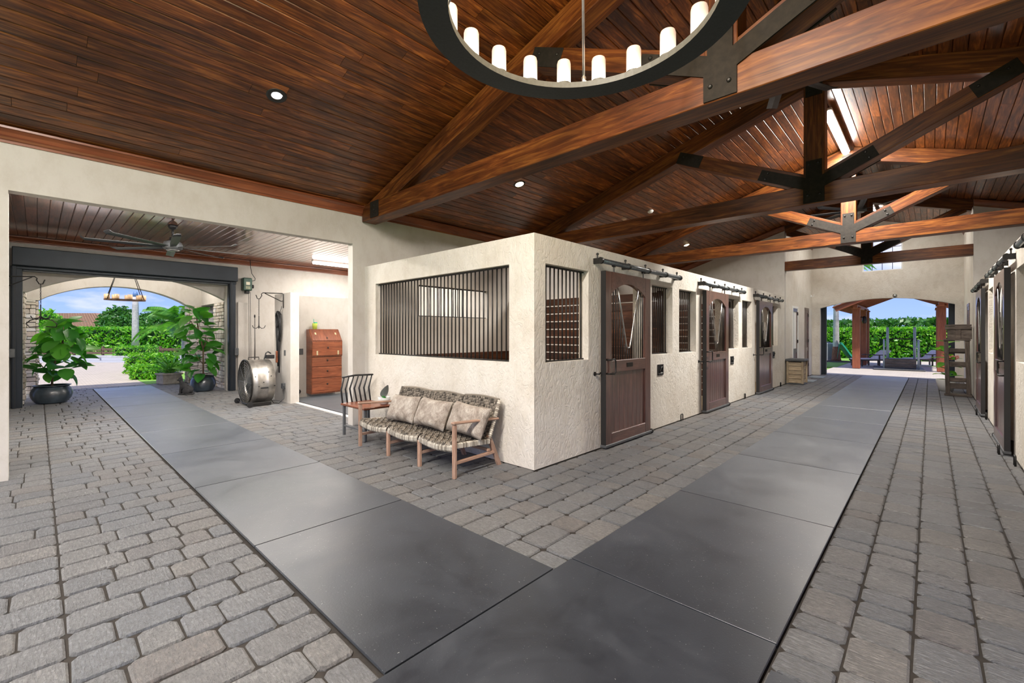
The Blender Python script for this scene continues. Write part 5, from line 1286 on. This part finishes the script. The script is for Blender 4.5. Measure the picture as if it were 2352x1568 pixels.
# --- beyond the far arch
hedge('tall_hedge', 'bright green clipped hedge behind the patio and exercise deck', -12, 5, 34.2, 35.4, 1.78, 14000, .13, HEDGE, 11)
hedge('tall_hedge', 'darker tall hedge rising behind the bright one', -16, 9, 41, 43, 2.15, 9000, .22, HEDGE_D, 12, top_bump=.45)
tree('dark round tree behind the hedge at the right pergola post', (2.0, 40, 0), [(0, 0, 2.7, 1.0), (.9, 0, 2.6, 1.0), (.4, 0, 3.3, .7)], 2, 700, .18, HEDGE_D, 8)
mb = MB(); mb.box((-16, 24.8, -.05), (-3.1, 34, -.01)); o = struct('lawn_strip', mb, GRASS, 'lawn left of the patio')
def leanpalm():
    t = thing('palm_tree', 'grey ringed palm trunk with brown base left of the pergola', 'palm', (-3.72, 29.6, 0))
    q = MB(); prof = []
    for i in range(40): z = .75+4.6*i/39; prof += [(.15-.03*min(1, i/22), z), (.14-.03*min(1, i/22), z+.06)]
    q.lathe(prof, 14); q.build('trunk', PALMT, t, True)
    q = MB(); q.lathe([(.26, 0), (.21, .15), (.18, .5), (.15, .80)], 14); q.build('root_flare', plain('palm_base', (.20, .085, .045), .9, 0, 18, .5, .5), t, True)
    for k in range(12):
        q = MB(); L = 1.6; an = k*2.399; pts = [Vector((L*u*.9, 0, .5*L*u-.7*L*u*u)) for u in [i/6 for i in range(7)]]; q.tube(pts, .02, 5)
        for i in range(30):
            u = .15+.85*i/30; j = min(5, int(u*6)); p = pts[j].lerp(pts[j+1], u*6-j)
            for s_ in (-1, 1): q.add([p, p+Vector((.15, s_*.2, .02)), p+Vector((.3, s_*.4, -.2)), p+Vector((.1, s_*.2, 0))], [(0, 1, 2, 3)])
        q.build('frond', PALM, t, M=T(0, 0, 5.3) @ RZ(an))
leanpalm()
q = MB(); q.lathe([(.9, -.01), (.7, .03), (.001, .04)], 20); o = q.build('mulch_ring', SOIL, None, M=T(-3.72, 29.6, 0)); tag(o, 'dark mulch ring around the grey palm trunk', 'mulch', kind='stuff')
t = thing('air_conditioner', 'pale grey outdoor air conditioner left of the palm trunk', 'air conditioner', (-4.15, 29.9, 0), YAW); t.scale = (.5, .5, .95)
q = MB(); q.cbox((-.38, -.38, .05), (.38, .38, 1.05), .03); q.build('cabinet', plain('ac_grey', (.56, .58, .58), .5), t)
for k in range(9): q = MB(); q.box((-.34+.078*k, -.395, .12), (-.31+.078*k, -.38, .98)); q.build('fin', GREYP, t)
q = MB(); q.lathe([(.30, 1.05), (.30, 1.09), (.05, 1.11)], 18); q.build('fan_guard', GREYD, t); q = MB(); q.box((-.45, -.45, 0), (.45, .45, .06)); q.build('pad', CONC, t)
t = thing('playground_slide', 'green plastic slide on the lawn beside the palm', 'slide', (-3.05, 30.2, 0), R(223)); t.scale = (.48, .75, .78)
path = [(0, .22), (.25, .20), (.6, .42), (1.1, .85), (1.5, 1.15), (1.75, 1.18)]
q = MB()
for i in range(5):
    (x0, z0), (x1, z1) = path[i], path[i+1]
    for a, b, c_, d in ((-.22, .22, 0, .03), (-.25, -.20, 0, .16), (.20, .25, 0, .16)):
        q.add([(x0, a, z0+c_), (x1, a, z1+c_), (x1, b, z1+c_), (x0, b, z0+c_), (x0, a, z0+d), (x1, a, z1+d), (x1, b, z1+d), (x0, b, z0+d)], [(0, 3, 2, 1), (4, 5, 6, 7), (0, 1, 5, 4), (1, 2, 6, 5), (2, 3, 7, 6), (3, 0, 4, 7)])
q.build('chute', GREEN_P, t)
q = MB(); q.cbox((-.25, -.26, 0), (.16, .26, .28), .08); q.build('landing', GREEN_P, t)
for y in (-.2, .2): q = MB(); q.tube([(1.75, y, 1.2), (2.1, y, 0)], .03, 8); q.build('leg', GREEN_P, t)
for z in (.3, .6, .9): q = MB(); q.tube([(2.1-.35*z/1.2, -.2, z), (2.1-.35*z/1.2, .2, z)], .025, 8); q.build('step', GREEN_P, t)
# pergola
t = thing('pergola', 'reddish wooden pergola with gabled rafters over the patio', 'pergola', (-1.02, 24.5, 0)); XP = 1.34
for y in (0, 2.6, 3.95):
    for s_ in (-1, 1):
        q = MB(); q.cbox((-1.33, -.135, -.135), (1.33, .135, .135), .012); q.build('post', W_PERG, t, M=T(s_*XP, y, 1.33) @ RY(PI/2))
        q = MB(); q.cbox((-.17, -.17, 2.40), (.17, .17, 2.46), .01); q.build('capital', W_PERG, t, M=T(s_*XP, y, .18))
for s_ in (-1, 1):
    beam('plate_beam', (s_*XP, -.5, 2.68), (s_*XP, 4.4, 2.68), .16, .16, W_PERG, t)
    beam('fascia', (s_*2.02, -.68, 2.56), (s_*.02, -.68, 3.45), .05, .22, W_PERG, t)
    for k in range(12): beam('rafter', (s_*2.0, -.45+.42*k, 2.58), (s_*.02, -.45+.42*k, 3.42), .06, .14, W_PERG, t)
    q = MB(); q.add([(s_*2.1, -.75, 2.62), (0, -.75, 3.55), (0, 4.6, 3.55), (s_*2.1, 4.6, 2.62), (s_*2.1, -.75, 2.66), (0, -.75, 3.59), (0, 4.6, 3.59), (s_*2.1, 4.6, 2.66)], [(0, 1, 2, 3), (7, 6, 5, 4), (0, 4, 5, 1), (1, 5, 6, 2), (2, 6, 7, 3), (3, 7, 4, 0)]); q.build('roof_deck', W_PERG, t)
beam('ridge_beam', (0, -.7, 3.42), (0, 4.6, 3.42), .08, .2, W_PERG, t)
q = MB(); q.lathe([(.06, 0), (.09, .10), (.07, .28), (.02, .32)], 12, T(-XP+.26, .2, 1.95)); q.box((-XP+.1, .17, 2.2), (-XP+.28, .23, 2.24)); q.build('lantern', IRON, t, True)
# exercise machine
t = thing('exercise_deck', 'grey horse treadmill with tall posts on the patio', 'treadmill', (-.93, 24.83, 0), R(4)); t.scale = (.76, .8, 1)
q = MB(); q.cbox((-1.15, -.75, 0), (1.0, 1.9, .035), .01); q.build('base_plate', GREYD, t)
q = MB(); q.cbox((-.66, -.30, .04), (.66, -.22, .46), .015); q.build('front_panel', GREYD, t)
for k in range(3): q = MB(); q.cbox((-.64, -.315, .10+.12*k), (.64, -.30, .20+.12*k), .006); q.build('panel_board', W_GREY, t)
q = MB(); q.cbox((-.62, -.20, .10), (.62, 1.7, .42), .03); q.build('belt_deck', plain('belt_grey', (.42, .43, .44), .6), t)
for x, y, h, r_ in ((-.69, -.30, 1.28, .045), (.74, -.30, 1.26, .055), (-.52, .35, 1.78, .07), (.62, .35, 1.78, .07)):
    q = MB(); q.tube([(x, y, .02), (x, y, h-.02), (x, y, h)], [r_, r_*.9, r_*.6], 10); q.build('post', GREYP, t, True)
q = MB(); q.tube([(-.60, .35, 1.28), (.60, .35, 1.28)], .022, 8); q.build('cross_bar', BLACK, t, True)
for s_ in (-1, 1): q = MB(); q.tube([(s_*.66, -.30, .95), (s_*.66, 1.6, .95)], .03, 8); q.build('side_rail', GREYP, t, True)
def lounger(label, loc, rz):
    t = thing('sun_lounger', label, 'lounger', loc, rz, 'patio loungers')
    q = MB(); q.cbox((-.30, -.75, .30), (.30, .55, .36), .02); q.build('seat', FABRIC, t)
    q = MB(); q.cbox((-.30, 0, -.03), (.30, .62, .03), .02); q.build('backrest', FABRIC, t, M=T(0, .22, .34) @ RX(R(38)))
    for x in (-.31, .31):
        q = MB(); q.cbox((-.72, -.02, -.03), (.72, .02, .03), .006); q.build('side_rail', W_GREY, t, M=T(x, -.05, .29) @ RZ(PI/2)); q = MB(); q.cbox((-.35, -.03, -.02), (.35, .03, .02), .006); q.build('armrest', W_GREY, t, M=T(x*1.05, .2, .52) @ RZ(PI/2))
        for y, tl in ((-.65, 0), (.15, 0), (.6, 0)): q = MB(); q.cbox((x-.025, y-.025, 0), (x+.025, y+.025, .30 if y != .15 else .52), .005); q.build('leg', W_GREY, t)
lounger('grey reclining lounger next to the pergola posts', (-2.02, 26.5, 0), R(-46.8))
lounger('grey lounger partly hidden behind the exercise posts on the right', (-.25, 28.7, 0), R(-46.8))
t = thing('potted_flower', 'large-leaved plant with pink flowers behind the slatted stand', 'plant', (.30, 16.4, 0))
q = MB(); q.lathe([(.14, 0), (.20, .28), (.19, .30), (.13, .05)], 16); q.build('pot', WHITE, t, True)
q = MB(); q.tube([(0, 0, .2), (0, 0, .8), (.02, 0, 1.2)], [.02, .014, .01], 6); q.build('stem', BARK, t, True)
lm = leaf_mesh(.34, .22, HEDGE, 'leaf', .1, .3, .62)
for k in range(18): place('leaf', lm, t, T(0, 0, .35+.055*k) @ RZ(k*2.399) @ RY(R(-25+10*(k % 4))))
PINK = plain('petal', (.85, .28, .25), .6)
for k in range(4):
    q = MB()
    for j in range(9): a = j*.7; q.lathe([(.001, -.02), (.025, 0), (.001, .02)], 6, T(.05*math.cos(a), .05*math.sin(a), .03*math.sin(3*a)))
    q.build('flower', PINK, t, True, M=T(.06+.04*k, -.18+.05*k, .86+.03*(k % 2)))
